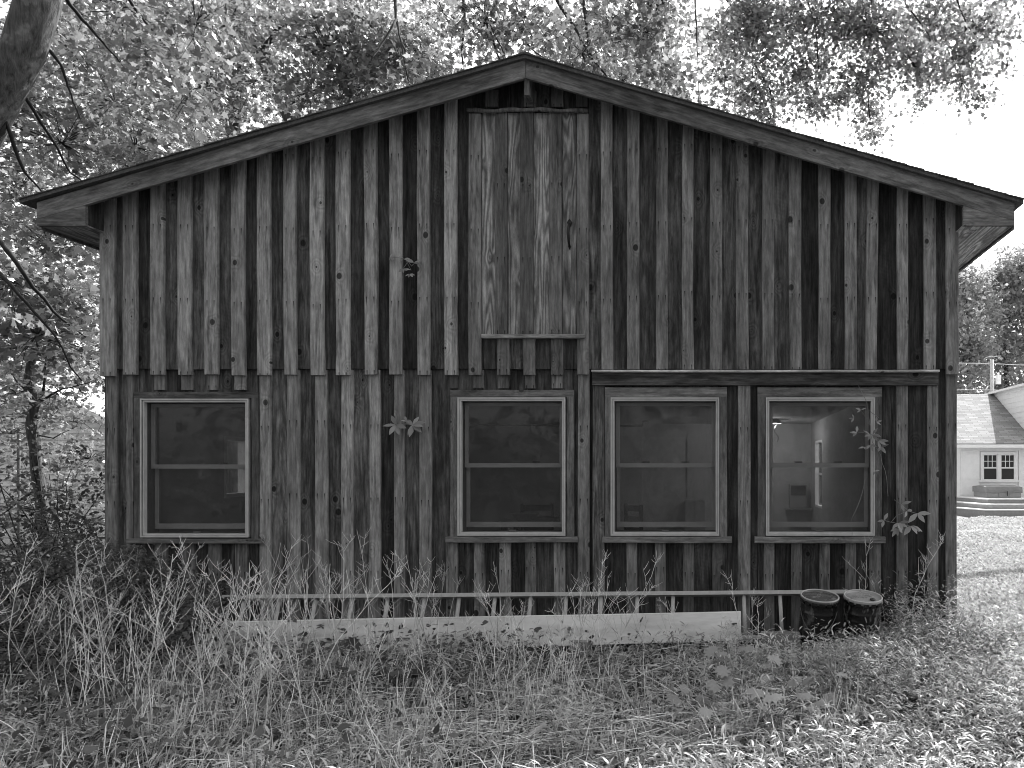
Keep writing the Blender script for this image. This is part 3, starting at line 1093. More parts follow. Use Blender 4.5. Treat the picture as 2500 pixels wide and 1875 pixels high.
def scatter(name, tpl, pos, nrm, dirv, size, mat, parent=None, tone=None, loc=(0, 0, 0), width=None):
    """one mesh of many small leaves: pos, nrm, dirv are (n, 3), size is (n,)"""
    tv, tf = tpl
    n = len(pos)
    nrm = nrm / (np.linalg.norm(nrm, axis=1, keepdims=True) + 1e-9)
    y = dirv - nrm * (dirv * nrm).sum(1, keepdims=True)
    y = y / (np.linalg.norm(y, axis=1, keepdims=True) + 1e-9)
    x = np.cross(y, nrm)
    sz = size[:, None, None]
    wx = sz if width is None else sz * width[:, None, None]
    V = pos[:, None, :] + x[:, None, :] * tv[None, :, 0:1] * wx + y[:, None, :] * tv[None, :, 1:2] * sz + nrm[:, None, :] * tv[None, :, 2:3] * sz
    k = len(tv)
    Fc = (tf[None] + (np.arange(n) * k)[:, None, None]).reshape(-1, 3)
    V = V.reshape(-1, 3) - np.array(loc)[None]
    me = bpy.data.meshes.new(name)
    me.vertices.add(len(V))
    me.vertices.foreach_set("co", V.ravel())
    me.loops.add(Fc.size)
    me.loops.foreach_set("vertex_index", Fc.ravel().astype(np.int32))
    me.polygons.add(len(Fc))
    me.polygons.foreach_set("loop_start", (np.arange(len(Fc)) * 3).astype(np.int32))
    me.polygons.foreach_set("loop_total", np.full(len(Fc), 3, np.int32))
    me.update(calc_edges=True)
    if tone is None:
        tone = RNG.random(n)
    at = me.attributes.new("tone", 'FLOAT', 'POINT')
    at.data.foreach_set("value", np.repeat(tone, k).astype(np.float32))
    return link(name, me, mat, parent, loc if parent is None else loc)


def rnd_unit(n):
    v = RNG.normal(size=(n, 3))
    return v / np.linalg.norm(v, axis=1, keepdims=True)


def sprays(blobs, per, leaf, spread=2.6, tilt=0.55, jitter=0.55):
    """blobs: (centre, radii, number of sprays). Returns leaf positions, normals, directions, sizes, tones, spray centres"""
    A, B, Cc, D, T, S = [], [], [], [], [], []
    for c, r, n in blobs:
        n = max(1, int(n))
        u = rnd_unit(n) * (RNG.random((n, 1)) ** (1 / 2.3))
        ctr = np.array(c)[None] + u * np.array(r)[None]
        sn = np.array([0, 0, 1.0])[None] + RNG.normal(size=(n, 3)) * tilt
        sn /= np.linalg.norm(sn, axis=1, keepdims=True)
        ctr_ = np.repeat(ctr, per, 0)
        sn_ = np.repeat(sn, per, 0)
        m = n * per
        off = RNG.normal(size=(m, 3)) * leaf * spread * 0.6
        off -= sn_ * (off * sn_).sum(1, keepdims=True) * 0.75
        A.append(ctr_ + off - np.array([0, 0, 1.0])[None] * (off ** 2).sum(1, keepdims=True) * 0.25)
        B.append(sn_ + RNG.normal(size=(m, 3)) * jitter)
        Cc.append(off / (np.linalg.norm(off, axis=1, keepdims=True) + 1e-6) + RNG.normal(size=(m, 3)) * 0.5 + np.array([0, 0, -.35])[None])
        D.append(leaf * RNG.uniform(.55, 1.1, m))
        T.append(np.clip(np.repeat(RNG.random(n), per) * .6 + RNG.random(m) * .4, 0, 1))
        S.append(np.concatenate([ctr, np.repeat(np.array(c)[None], n, 0)], 1))
    return [np.concatenate(q) for q in (A, B, Cc, D, T, S)]


def blob(px, py, Y, r, dens, depth=1.0, flat=0.85):
    """a leaf mass whose middle is seen at px, py and stands at Y; r in photo pixels"""
    s = (DIST + Y) / FPX
    return (tuple(P(px, py, Y)), (r * s, max(.5, r * s) * depth, r * s * flat), dens)


def tree(name, label, base, trunk, radii, limbs, blobs, leaf, per, mat='leaf', tpl=MAPLE, twigs=True, group=None, cat="tree", bark='bark', twr=0.004, tilt=.55):
    t = empty(name, base)
    tag(t, label, cat, group)
    if trunk:
        mb = MB().tube(trunk, radii, 12)
        mb.build("trunk", M[bark], t, True)
    lm = MB()
    for pts, rr in limbs:
        n = len(pts)
        if not hasattr(rr, '__len__'):
            rr = [rr * (1 - .75 * i / max(1, n - 1)) for i in range(n)]
        MB().tube(pts, rr, 6).build("branch", M['twig'], t, True)
    A, B, Cc, D, T, S = sprays(blobs, per, leaf, tilt=tilt)
    if twigs:
        for s in S:
            a, c = Vector(s[:3]), Vector(s[3:])
            d = c - a
            if d.length > .08:
                d = d.normalized() * min(d.length, random.uniform(.25, .8))
                m = a + d * .5 + Vector((random.uniform(-.05, .05), random.uniform(-.05, .05), random.uniform(0, .07)))
                lm.tube([a - d * .25, m, a + d], [twr * .5, twr, twr * 1.4], 3, False)
    if lm.v:
        tag(lm.build("twigs", M['twig'], t, False), kind='stuff')
    scatter("crown", tpl, A, B, Cc, D, M[mat], t, T)
    return t


def wiggle(pts, n=5, amp=0.05):
    out = []
    pts = [Vector(p) for p in pts]
    for a, b in zip(pts[:-1], pts[1:]):
        L = (b - a).length
        for i in range(n):
            q = a.lerp(b, i / n)
            if i:
                q = q + Vector((random.uniform(-1, 1), random.uniform(-1, 1), random.uniform(-1, 1))) * amp * L / n
            out.append(q)
    out.append(pts[-1])
    return out


def ground_z(x, y):
    return float(gz(x, y))


# ------------------------------------------------------------------ trees round the barn
# 1. old maple leaning in from the left
Y1 = 1.6
tp = [P(a, b, Y1) for a, b in ((-175, 1490), (-172, 1150), (-165, 800), (-125, 480), (-50, 320), (0, 225), (58, 120), (95, 0), (130, -180), (170, -420))]
tp[0].z = -0.15
lim = [(wiggle([P(-40, 380, Y1), P(15, 300, Y1), P(60, 420, Y1 + .3), P(120, 490, Y1 + .5)], 4, .1), .03),
       (wiggle([P(130, -60, Y1), P(170, 10, Y1 + .4), P(230, 80, Y1 + .7), P(300, 160, Y1 + 1)], 4, .1), .028),
       (wiggle([P(90, 90, Y1), P(150, 160, Y1 + .3), P(165, 210, Y1 + .4), P(195, 290, Y1 + .5)], 4, .1), .02),
       (wiggle([P(25, 180, Y1), P(100, 300, Y1 + .5), P(170, 420, Y1 + 1.0), P(240, 470, Y1 + 1.2)], 4, .1), .022),
       (wiggle([P(-60, 520, Y1), P(40, 640, Y1), P(130, 760, Y1 + .3), P(220, 830, Y1 + .5)], 4, .1), .03),
       (wiggle([P(-60, 600, Y1), P(30, 700, Y1 - .1), P(100, 780, Y1), P(200, 930, Y1 + .2)], 4, .1), .024),
       (wiggle([P(300, -20, Y1 + 1), P(360, 60, Y1 + 1.4), P(430, 140, Y1 + 1.8)], 4, .1), .02)]
bl = []
for px, py, r, n in ((40, 470, 110, 40), (150, 350, 130, 60), (280, 250, 140, 60), (200, 140, 120, 50), (380, 130, 130, 55), (120, 600, 110, 45),
                     (30, 690, 100, 40), (170, 720, 90, 40), (90, 820, 110, 42), (200, 880, 60, 20), (20, 900, 80, 20), (330, 360, 90, 30),
                     (480, 60, 110, 40), (300, 20, 120, 45), (460, 230, 90, 24), (60, 240, 90, 20), (-80, 400, 120, 20), (-60, 750, 110, 20)):
    bl.append(blob(px, py, Y1 + random.uniform(.5, 3.2), r, n * .75, 1.2))
tree("maple_tree", "old leaning maple with thick mottled trunk at the upper left corner", (tp[0].x, Y1, 0), tp,
     [.32, .28, .25, .22, .20, .195, .19, .19, .18, .16], lim, bl, .105, 18, twr=.005)

# 2. leaning rough trunk behind the left roof slope
Y2 = 9.5
sc2 = (DIST + Y2) / FPX
tp = [P(880, 1200, Y2), P(820, 700, Y2), P(735, 330, Y2), P(690, 235, Y2), P(640, 130, Y2), P(600, 20, Y2), P(570, -150, Y2), P(560, -400, Y2)]
tp[0].z = -.3
bl = []
for px, py, r, n in ((560, 60, 110, 50), (680, 60, 110, 45), (800, 110, 110, 50), (900, 60, 110, 50), (620, 200, 90, 26), (760, 220, 80, 26), (860, 210, 90, 36),
                     (520, 200, 100, 28), (480, 330, 80, 22), (980, 150, 90, 40), (700, -100, 160, 30), (500, -80, 150, 30), (900, -100, 150, 30),
                     (400, 200, 110, 30), (380, 60, 110, 30), (300, 400, 90, 26)):
    bl.append(blob(px, py, Y2 + random.uniform(-2.5, 2.5), r, n * 1.15, 1.0))
lim = [(wiggle([P(640, 130, Y2), P(690, 60, Y2 - 1), P(780, 40, Y2 - 2)], 4, .1), .06), (wiggle([P(700, 250, Y2), P(760, 230, Y2 - .8), P(830, 190, Y2 - 1.2), P(900, 130, Y2 - 1.6), P(950, 30, Y2 - 1.8)], 4, .08), .05),
       (wiggle([P(620, 90, Y2), P(540, 60, Y2), P(460, 90, Y2)], 4, .1), .06)]
tree("maple_tree", "leaning tree with rough bark behind the left roof slope", (tp[0].x, Y2, -.2), tp,
     [.26, .23, .2, .185, .165, .15, .13, .1], lim, bl, .122, 17, twr=.006)

# 3. slim forked trunk further left behind the roof
Y3 = 13.0
tp = [P(566, 1150, Y3), P(566, 400, Y3), P(566, 300, Y3), P(560, 180, Y3), P(556, 60, Y3), P(550, -200, Y3)]
tp[0].z = -.4
lim = [([P(566, 330, Y3), P(582, 270, Y3), P(584, 180, Y3), P(600, 60, Y3), P(610, -150, Y3)], [.1, .09, .085, .07, .05])]
bl = []
for px, py, r, n in ((300, 330, 120, 40), (420, 300, 110, 34), (200, 450, 120, 40), (100, 520, 130, 40), (380, 120, 160, 60), (560, 120, 130, 40), (700, 300, 90, 22),
                     (60, 650, 130, 40), (180, 640, 100, 34), (60, 150, 150, 40), (200, 200, 140, 40), (840, 250, 110, 40), (960, 260, 80, 30), (60, 850, 140, 44),
                     (200, 800, 90, 36), (450, 0, 150, 40), (700, -20, 160, 50), (900, 20, 140, 40), (1000, 80, 110, 34)):
    bl.append(blob(px, py, Y3 + random.uniform(-2, 4), r, n * 1.5, .8))
tree("forked_tree", "slim forked trunk rising behind the left roof slope", (tp[0].x, Y3, -.3), tp, [.15, .135, .12, .1, .085, .05], lim, bl, .135, 15, tpl=SIMPLE, twigs=False)

# 4. maple behind the ridge with long drooping twigs
Y4 = 5.0
limbs_px = [[(1330, -160), (1360, 0), (1395, 55), (1440, 130), (1495, 205)], [(1400, -160), (1425, 0), (1433, 80), (1436, 130), (1455, 200)], [(1540, -160), (1560, 0), (1567, 110), (1573, 150), (1583, 230)],
            [(950, -160), (964, 0), (967, 47), (980, 104), (1001, 215)], [(1110, -160), (1132, 0), (1135, 38), (1127, 126), (1132, 180)],
            [(1120, -160), (1157, 0), (1185, 47), (1207, 110), (1226, 165)], [(1157, 0), (1195, 54), (1236, 145)], [(1690, -160), (1697, 0), (1701, 100), (1706, 250)],
            [(1185, 47), (1260, 80), (1310, 130), (1340, 150)], [(967, 47), (930, 110), (905, 150)], [(1567, 110), (1610, 150), (1640, 190)], [(980, 104), (1010, 160), (1040, 205)],
            [(1395, 55), (1392, 110), (1393, 165)], [(1240, -100), (1262, 20), (1280, 60), (1300, 90)], [(1135, 38), (1105, 75), (1100, 110)]]
lim = []
for q in limbs_px:
    yv = Y4 + random.uniform(-.8, 1.2)
    lim.append((wiggle([P(a, b, yv + .25 * (len(q) - k)) for k, (a, b) in enumerate(q)], 3, .05), .036 if len(q) > 4 else .02))
tp = [Vector((1.2, 11, -.2)), Vector((1.1, 11, 4)), Vector((.9, 10.5, 8)), Vector((.6, 9.6, 11))]
for q in lim[:8]:
    if len(q[0]) > 9:
        lim.append((wiggle([tp[3], tp[3].lerp(q[0][0], .5) + Vector((0, 0, .6)), q[0][0]], 4, .06), [.09] * 4 + [.07] * 4 + [.03]))
bl = []
for px, py, r, n in ((1080, 30, 80, 22), (1180, 60, 80, 24), (1280, 40, 90, 26), (1400, 60, 80, 18), (1490, 60, 80, 30), (1530, 120, 60, 22), (1420, 130, 60, 16),
                     (1580, 80, 70, 26), (1600, 170, 50, 18), (1520, 200, 50, 14), (1650, 190, 38, 12), (1340, 100, 60, 14), (960, 120, 70, 24), (1030, 130, 60, 20),
                     (920, 170, 60, 18), (1060, 180, 50, 12), (1680, 60, 40, 7), (1610, 20, 60, 16)):
    bl.append(blob(px, py, Y4 + random.uniform(-.6, 2.6), r, n, 1.3))
for x, y, z in ((5.8, 4, 9.8), (4.6, 3.8, 9.9), (6.8, 4.8, 9.6), (3.5, 4, 10)):  # unseen overhead leaf masses, added to keep sun off the front ground
    bl.append(((x, y, z), (1.7, 1.7, .8), 42))
tree("maple_tree", "maple behind the ridge hanging long dark drooping twigs over the roof", (1.2, 11, -.2), tp, [.3, .26, .22, .16], lim, bl, .112, 16, twr=.005)

# 5. crown further back that hangs into the white sky at the right
Y5 = 13.0
bl = []
for px, py, r, n in ((1850, 60, 110, 110), (1990, 50, 110, 105), (2130, 70, 110, 110), (2270, 60, 100, 90), (2380, 70, 75, 62), (2450, 70, 40, 18), (1770, 190, 75, 55),
                     (1850, 215, 75, 50), (1960, 180, 85, 60), (1985, 262, 38, 16), (2100, 190, 70, 44), (2130, 270, 42, 18), (2125, 318, 34, 13), (2230, 160, 75, 48), (2250, 245, 30, 9),
                     (2360, 140, 60, 38), (2350, 205, 40, 16), (2395, 235, 30, 9), (2460, 160, 26, 9), (1760, 80, 70, 40), (1800, 295, 45, 18), (1880, 290, 40, 14), (1600, 60, 90, 30),
                     (1640, 230, 45, 20), (1740, 270, 35, 10), (1560, 130, 90, 34), (2040, 250, 40, 12), (2290, 190, 35, 10), (2450, -30, 100, 30), (2200, -80, 160, 60), (1900, -90, 160, 60)):
    bl.append(blob(px, py, Y5 + random.uniform(-1.5, 2.0), r, n * .95, .8))
lim = []
for q in ([(1900, -200), (1990, 60), (2050, 100), (2070, 150)], [(1990, 60), (1995, 110), (2000, 200)], [(2200, -150), (2210, 10), (2250, 60), (2270, 90)],
          [(1820, -100), (1830, 20), (1870, 70), (1945, 105)], [(2300, -100), (2340, 10), (2360, 60), (2400, 110)], [(1700, -100), (1820, 60), (1840, 150), (1835, 215)],
          [(2070, 150), (2120, 230), (2125, 320)], [(2360, 60), (2340, 150), (2350, 220)], [(1840, 150), (1880, 220), (1890, 290)]):
    lim.append((wiggle([P(a, b, Y5) for a, b in q], 4, .06), .03))
tp = [Vector((10.5, 16, -.3)), Vector((10.2, 16, 5)), Vector((9.6, 15.5, 11)), Vector((9.2, 15, 15))]
tp2 = [Vector((14.5, 15, -.3)), Vector((14.3, 15, 5)), Vector((13.5, 14.6, 10.5)), Vector((12.4, 14.2, 14.5))]
for x, y, z in ((8.2, 5.5, 9.6), (9.6, 4.0, 10.2), (8.8, 7.2, 10.4), (10.5, 6.2, 9.8), (7.6, 3.2, 10.6), (11.5, 8.5, 10.5), (9.2, 2.0, 10.8)):  # out-of-view crown masses, added to dapple the sun on the right grass
    bl.append(((x, y, z), (1.5, 1.5, .9), 72))
# its trunk stands beyond the frame to the right
lim.append((wiggle([Vector((12.4, 14.2, 14.5)), P(2270, -120, Y5), P(1990, -60, Y5)], 4, .05), .045))
tree("maple_tree", "maple branches hanging leafy sprays into the white sky at the right", (23, 18, -.3), [Vector((23, 18, -.3)), Vector((22, 17.6, 5)), Vector((18.5, 16, 10.5)), Vector((12.4, 14.2, 14.5))],
     [.32, .28, .22, .12], lim, bl, .135, 17, twr=.008)

# 6. sapling left of the barn
Y6 = 3.2
tp = [P(120, 1480, Y6), P(108, 1280, Y6), P(100, 1210, Y6), P(90, 1150, Y6), P(86, 1090, Y6), P(76, 1040, Y6), P(86, 985, Y6), P(68, 935, Y6), P(75, 890, Y6), P(95, 820, Y6), P(88, 740, Y6)]
tp[0].z = -.1
lim = [(wiggle([P(88, 985, Y6), P(105, 960, Y6), P(110, 900, Y6), P(118, 830, Y6)], 3, .05), .022), (wiggle([P(90, 985, Y6), P(150, 950, Y6), P(225, 932, Y6)], 3, .06), .016),
       (wiggle([P(86, 985, Y6), P(50, 940, Y6), P(20, 905, Y6)], 3, .06), .016), (wiggle([P(100, 1190, Y6), P(50, 1220, Y6), P(0, 1260, Y6)], 3, .06), .02),
       (wiggle([P(80, 1060, Y6), P(130, 1070, Y6), P(190, 1040, Y6)], 3, .06), .012)]
bl = []
for px, py, r, n in ((40, 850, 70, 26), (150, 880, 70, 26), (200, 960, 40, 12), (40, 960, 50, 14), (180, 1030, 45, 11), (130, 1000, 40, 10), (20, 1060, 50, 14), (220, 1120, 40, 12), (170, 1140, 40, 9), (100, 780, 70, 26), (150, 960, 60, 14), (60, 1010, 60, 14), (230, 880, 40, 12), (20, 980, 60, 12)):
    bl.append(blob(px, py, Y6 + random.uniform(-.5, .9), r, n, 1.0))
tree("sapling_tree", "crooked young tree with slender trunk left of the barn", (tp[0].x, Y6, 0), tp, [.075, .07, .068, .066, .064, .062, .06, .05, .045, .035, .025], lim, bl, .075, 11, tpl=SIMPLE, twr=.004)

# 7. woods further back: broad trees beyond the barn and the left fence
k = 0
for px, Y, top_py, wd, lab in ((-60, 30, -60, 330, "pale broad tree far behind the leaning maple at left"), (260, 34, -40, 330, "pale tree filling the gap above the left eave"),
                               (560, 31, -80, 330, "pale broad tree far behind the slim forked trunk"), (900, 36, -60, 330, "pale tree behind the left half of the ridge"),
                               (1230, 33, -60, 330, "pale tree right behind the ridge of the barn"), (1480, 38, 20, 190, "pale tree right of the ridge at the edge of the sky")):
    s = (DIST + Y) / FPX
    base = Vector((PX(px, Y), Y, -.45))
    bl = []
    zt_ = PZ(top_py, Y)
    zb_ = 1.5 if px < 400 else 7
    for i in range(30):
        u = random.random()
        z = zb_ + (zt_ - zb_) * u
        bl.append(((base.x + random.gauss(0, .42) * wd * s, Y + random.uniform(-3, 3), z), (1.5, 1.5, 1.1), 12))
    tree("woodland_tree", lab, base, [base, base + Vector((.2, 0, zt_ * .4)), base + Vector((-.1, 0, zt_ * .8)), base + Vector((.1, 0, zt_))], [.3, .24, .15, .05],
         [], bl, .42, 10, 'leaf_far', CARD, False, "pale trees far behind the barn")

# 8. tall trees beyond the white house
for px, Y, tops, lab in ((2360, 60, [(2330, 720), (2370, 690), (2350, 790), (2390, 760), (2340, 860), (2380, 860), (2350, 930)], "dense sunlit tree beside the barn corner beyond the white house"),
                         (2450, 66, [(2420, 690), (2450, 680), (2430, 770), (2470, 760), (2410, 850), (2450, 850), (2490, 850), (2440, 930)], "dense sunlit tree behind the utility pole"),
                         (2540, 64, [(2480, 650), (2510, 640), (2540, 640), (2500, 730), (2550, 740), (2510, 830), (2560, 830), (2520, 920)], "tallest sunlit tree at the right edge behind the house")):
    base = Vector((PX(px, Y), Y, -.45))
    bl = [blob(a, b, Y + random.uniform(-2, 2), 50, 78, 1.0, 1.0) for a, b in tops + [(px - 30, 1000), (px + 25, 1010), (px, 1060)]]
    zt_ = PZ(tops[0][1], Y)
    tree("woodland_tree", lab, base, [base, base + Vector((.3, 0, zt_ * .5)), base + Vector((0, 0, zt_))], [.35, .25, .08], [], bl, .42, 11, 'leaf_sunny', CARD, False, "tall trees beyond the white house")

# 9. the wood at the photographer's back, which the panes mirror
A, B, Cc, D, T, S = sprays([((x, -19 + random.uniform(-3, 2), z), (2.6, 2.0, 1.9), 26) for x in range(-26, 32, 4) for z in (1.5, 5, 8.5, 12, 15.5)], 9, .6)
w = scatter("woods", CARD, A, B, Cc, D, M['leaf_far'], None, T)
tag(w, "dense dark wood mirrored in the window panes", "woods", kind='stuff')


# ------------------------------------------------------------------ white house at the right
def house():
    Y0 = 25.45
    root = empty("house", (PX(2420, Y0), Y0, -.45))
    tag(root, "white clapboard house with shingled roof behind the barn's right corner", "house")
    xl, xr = PX(2346, Y0), PX(2620, Y0)
    ze = PZ(1088, Y0)
    zg = -.5
    body = MB().box(xl + .03, xr, Y0 + .04, Y0 + 8.6, zg, ze)
    body.build("wall", M['white_paint'], root)
    # windows: two side by side, six small panes over one large
    wz0, wz1 = PZ(1172, Y0), PZ(1109, Y0)
    wx = [(PX(2400, Y0), PX(2435, Y0)), (PX(2442.5, Y0), PX(2477.5, Y0))]
    cx0, cx1 = PX(2394, Y0), PX(2484, Y0)
    tr = MB()
    tr.box(cx0, cx1, Y0 - .03, Y0 + .03, wz1 + .002, wz1 + .11)
    tr.box(cx0 - .05, cx1 + .05, Y0 - .05, Y0 + .03, wz0 - .09, wz0 - .002)
    tr.box(cx0, wx[0][0] - .002, Y0 - .03, Y0 + .03, wz0, wz1)
    tr.box(wx[0][1] + .002, wx[1][0] - .002, Y0 - .03, Y0 + .03, wz0, wz1)
    tr.box(wx[1][1] + .002, cx1, Y0 - .03, Y0 + .03, wz0, wz1)
    tr.build("window_trim", M['white_paint'], root)
    gl = NT('house_glass')
    gm = gl.done(gl.princ(grey(.045), .1, .4).outputs[0])
    for a, b in wx:
        w = MB()
        zm = wz0 + (wz1 - wz0) * .47
        t = .035
        w.box(a, a + t, Y0 - .02, Y0 + .035, wz0, wz1)
        w.box(b - t, b, Y0 - .02, Y0 + .035, wz0, wz1)
        w.box(a + t, b - t, Y0 - .02, Y0 + .035, wz0, wz0 + t)
        w.box(a + t, b - t, Y0 - .02, Y0 + .035, wz1 - t, wz1)
        w.box(a + t, b - t, Y0 - .02, Y0 + .035, zm - .025, zm + .025)
        wo_ = w.build("window", M['white_paint'], root)
        mt = MB()
        for k in (1, 2):
            xx = a + t + (b - a - 2 * t) * k / 3
            mt.box(xx - .012, xx + .012, Y0, Y0 + .034, zm + .025, wz1 - t)
        zz = (zm + .025 + wz1 - t) / 2
        mt.box(a + t, b - t, Y0 + .002, Y0 + .033, zz - .012, zz + .012)
        mt.build("muntin", M['white_paint'], wo_)
        for k in range(3):
            for j in range(2):
                q0 = a + t + (b - a - 2 * t) * k / 3
                q1 = a + t + (b - a - 2 * t) * (k + 1) / 3
                r0 = zm + .025 + (wz1 - t - zm - .025) * j / 2
                r1 = zm + .025 + (wz1 - t - zm - .025) * (j + 1) / 2
                MB().box(q0 + .012, q1 - .012, Y0 + .02, Y0 + .024, r0 + .012, r1 - .012).build("pane", gm, wo_)
        MB().box(a + t, b - t, Y0 + .02, Y0 + .024, wz0 + t, zm - .025).build("pane", gm, wo_)
    # clapboards, each lapped over the one below
    def courses(x0, x1, y, za, zb, step, name="clapboard"):
        z = za
        while z < zb - .02:
            z2 = min(z + step, zb)
            segs = [(x0, x1)]
            if z < wz1 + .1 and z2 > wz0 - .09:
                segs = [(x0, cx0 - .052), (cx1 + .052, x1)]
            for a, b in segs:
                MB().prism_x([(y - .024, z), (y - .008, z2 + .004), (y + .039, z2 + .004), (y + .039, z)], a, b).build(name, M['white_paint'], root)
            z = z2
    courses(xl + .09, xr, Y0, PZ(1216, Y0) - .6, ze - .22, .345)
    MB().box(xl, xl + .085, Y0 - .03, Y0 + .039, zg, ze - .22).build("corner_board", M['white_paint'], root)
    MB().box(xl, xr, Y0 - .035, Y0 + .039, ze - .215, ze).build("frieze_board", M['white_paint'], root)
    z = zg
    while z < ze - .1:
        MB().prism_y([(xl - .02, z), (xl + .029, z), (xl + .029, z + .18), (xl - .004, z + .18)], Y0 + .05, Y0 + 8.5).build("clapboard", M['white_paint'], root)
        z += .18
    # roof: front slope as a turned sheet so that the shingle courses follow it
    zr, yr = PZ(966, Y0 + 4.3), Y0 + 4.3
    ye = Y0 - .45
    ang = math.atan2(zr - ze, yr - ye)
    L = math.hypot(zr - ze, yr - ye)
    W = xr - xl + 1.2
    rb = MB().box(0, W, 0, L, 0, .06)
    ro = rb.build("roof", M['house_roof'], None)
    ro.location = (xl - .75, ye, ze + .02)
    ro.rotation_euler = (ang, 0, 0)
    ro.parent = root
    ro.matrix_parent_inverse = parent_world(root).inverted()
    MB().prism_x([(yr, zr + .08), (yr + 4.75, ze + .08), (yr + 4.75, ze + .02), (yr, zr + .02)][::-1], xl - .75, xr).build("rear_roof", M['shingle'], root)
    MB().prism_y([(xl + .02, ze), (xl + .06, ze), (xl + .06, ze + .02), (xl + .02, ze + .02)], Y0, Y0 + 1).build("gable_edge", M['white_paint'], root)
    MB().prism_x([(Y0 + .04, ze), (Y0 + 8.6, ze), (yr, zr - .06)], xl + .03, xl + .09).build("gable", M['white_paint'], root)
    MB().box(xl - .75, xr, ye - .10, ye - .005, ze - .10, ze + .035).build("gutter", M['white_paint'], root)
    # taller wing that rises through the roof
    wxl = PX(2424, yr + .1)
    zw = PZ(966, yr + .1) + .05
    MB().box(wxl + .03, wxl + 6, Y0 + .3, yr + 4, ze, zw).build("wing_wall", M['white_paint'], root)
    z = ze + .1
    while z < zw - .05:
        z2 = min(z + .23, zw)
        MB().prism_y([(wxl - .02, z), (wxl + .029, z), (wxl + .029, z2), (wxl - .002, z2)], Y0 + .3, yr + 4).build("clapboard", M['white_paint'], root)
        z += .23
    MB().box(wxl - .25, wxl + 6, Y0 + .1, yr + 4.2, zw + .001, zw + .09).build("wing_eave", M['white_paint'], root)
    # stepped deck with a chamfered corner
    dk = empty("deck", (PX(2440, 22), 22, -.45))
    tag(dk, "grey stepped deck in front of the white house", "deck")
    for k, (zt_, yf, xo) in enumerate(((-.1, 21.4, 2404), (.08, 21.9, 2408), (.25, 22.4, 2412))):
        a = PX(xo, yf)
        b = PX(2640, yf)
        c = PX(2300, yf + 2.2) + k * .3
        base_z = -.6 if k == 0 else (-.1, .08)[k - 1] + .002
        yb = 25.38
        poly = [(a, yf), (b, yf), (b, yb), (c, yb), (c, yf + 2.2)]
        n = len(poly)
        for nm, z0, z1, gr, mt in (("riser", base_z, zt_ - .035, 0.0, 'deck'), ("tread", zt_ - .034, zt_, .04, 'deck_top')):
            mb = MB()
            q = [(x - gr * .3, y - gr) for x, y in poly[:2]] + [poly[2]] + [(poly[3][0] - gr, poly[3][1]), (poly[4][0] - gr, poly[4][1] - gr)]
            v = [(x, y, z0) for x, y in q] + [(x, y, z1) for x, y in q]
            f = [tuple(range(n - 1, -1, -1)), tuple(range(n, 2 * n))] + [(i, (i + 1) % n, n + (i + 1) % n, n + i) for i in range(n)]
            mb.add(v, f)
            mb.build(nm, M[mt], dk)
    # hot tub under its cover
    yt = 23.4
    tb = empty("hot_tub", (PX(2450, yt), yt, .25))
    tag(tb, "grey hot tub with folded vinyl cover on the deck", "hot tub")
    a, b = PX(2407.5, yt), PX(2494, yt)
    MB().box(a + .03, b - .02, yt, yt + 1.5, .252, PZ(1201.5, yt)).build("cabinet", M['tub'], tb)
    for k in (0, 1, 2):
        x0 = a + .05 + (b - a - .1) * k / 3
        MB().box(x0, x0 + (b - a - .1) / 3 - .02, yt - .015, yt - .001, .27, PZ(1203, yt)).build("panel", M['tub'], tb)
    cv = MB()
    n = 18
    zt0, zt1 = PZ(1203, yt), PZ(1189, yt)
    v = []
    for i in range(n + 1):
        u = i / n
        x = a - .02 + (b - a + .04) * u
        sag = .02 * math.sin(u * 17) + .012 * math.sin(u * 41)
        v += [(x, yt - .05, zt0 + sag * .6), (x, yt - .06, (zt0 + zt1) / 2 + sag), (x, yt - .03, zt1), (x, yt + .75, zt1 + .05), (x, yt + 1.53, zt1), (x, yt + 1.53, zt0)]
    f = []
    for i in range(n):
        for j in range(6):
            f.append((i * 6 + j, i * 6 + (j + 1) % 6, (i + 1) * 6 + (j + 1) % 6, (i + 1) * 6 + j)[::-1])
    f += [tuple(range(6)), tuple(n * 6 + j for j in range(5, -1, -1))]
    cv.add(v, f)
    cv.build("cover", M['tub_cover'], tb)
    MB().box((a + b) / 2 + .1, (a + b) / 2 + .13, yt - .075, yt - .06, zt0 - .12, zt0 + .06).build("strap", M['dark'], tb)


house()

# utility pole with its transformer and wires
yp = 41.5
pb = Vector((PX(2423, yp), yp, -.45))
pole = empty("utility_pole", pb)
tag(pole, "pale utility pole with transformer can behind the white house", "utility pole")
zp = PZ(878, yp)
MB().tube([pb, Vector((pb.x - .03, yp, zp))], [.14, .11], 12).build("post", M['pole'], pole, True)
tcn = Vector((PX(2436, yp), yp - .1, PZ(938, yp)))
hz = PZ(917, yp) - tcn.z
MB().lathe([(0, 0), (.15, 0), (.16, .02), (.16, hz - .03), (.17, hz - .02), (.17, hz), (.05, hz + .05), (.05, hz + .18), (0, hz + .18)], tcn, 20).build("transformer", M['white_paint'], pole, True)
MB().box(pb.x + .08, tcn.x - .1, yp - .05, yp + .05, tcn.z + .2, tcn.z + .3).build("bracket", M['pole'], pole)
for z0, dz in ((zp - .25, -.35), (PZ(952, yp), -.45)):
    pts = [Vector((pb.x + 22 * (u - .5) * 2, yp + (u - .5) * 10, z0 + dz * abs(u - .5) * 2 + .0)) for u in np.linspace(0, 1, 15)]
    MB().tube(pts, .022, 5).build("wire", M['pole'], pole, True)
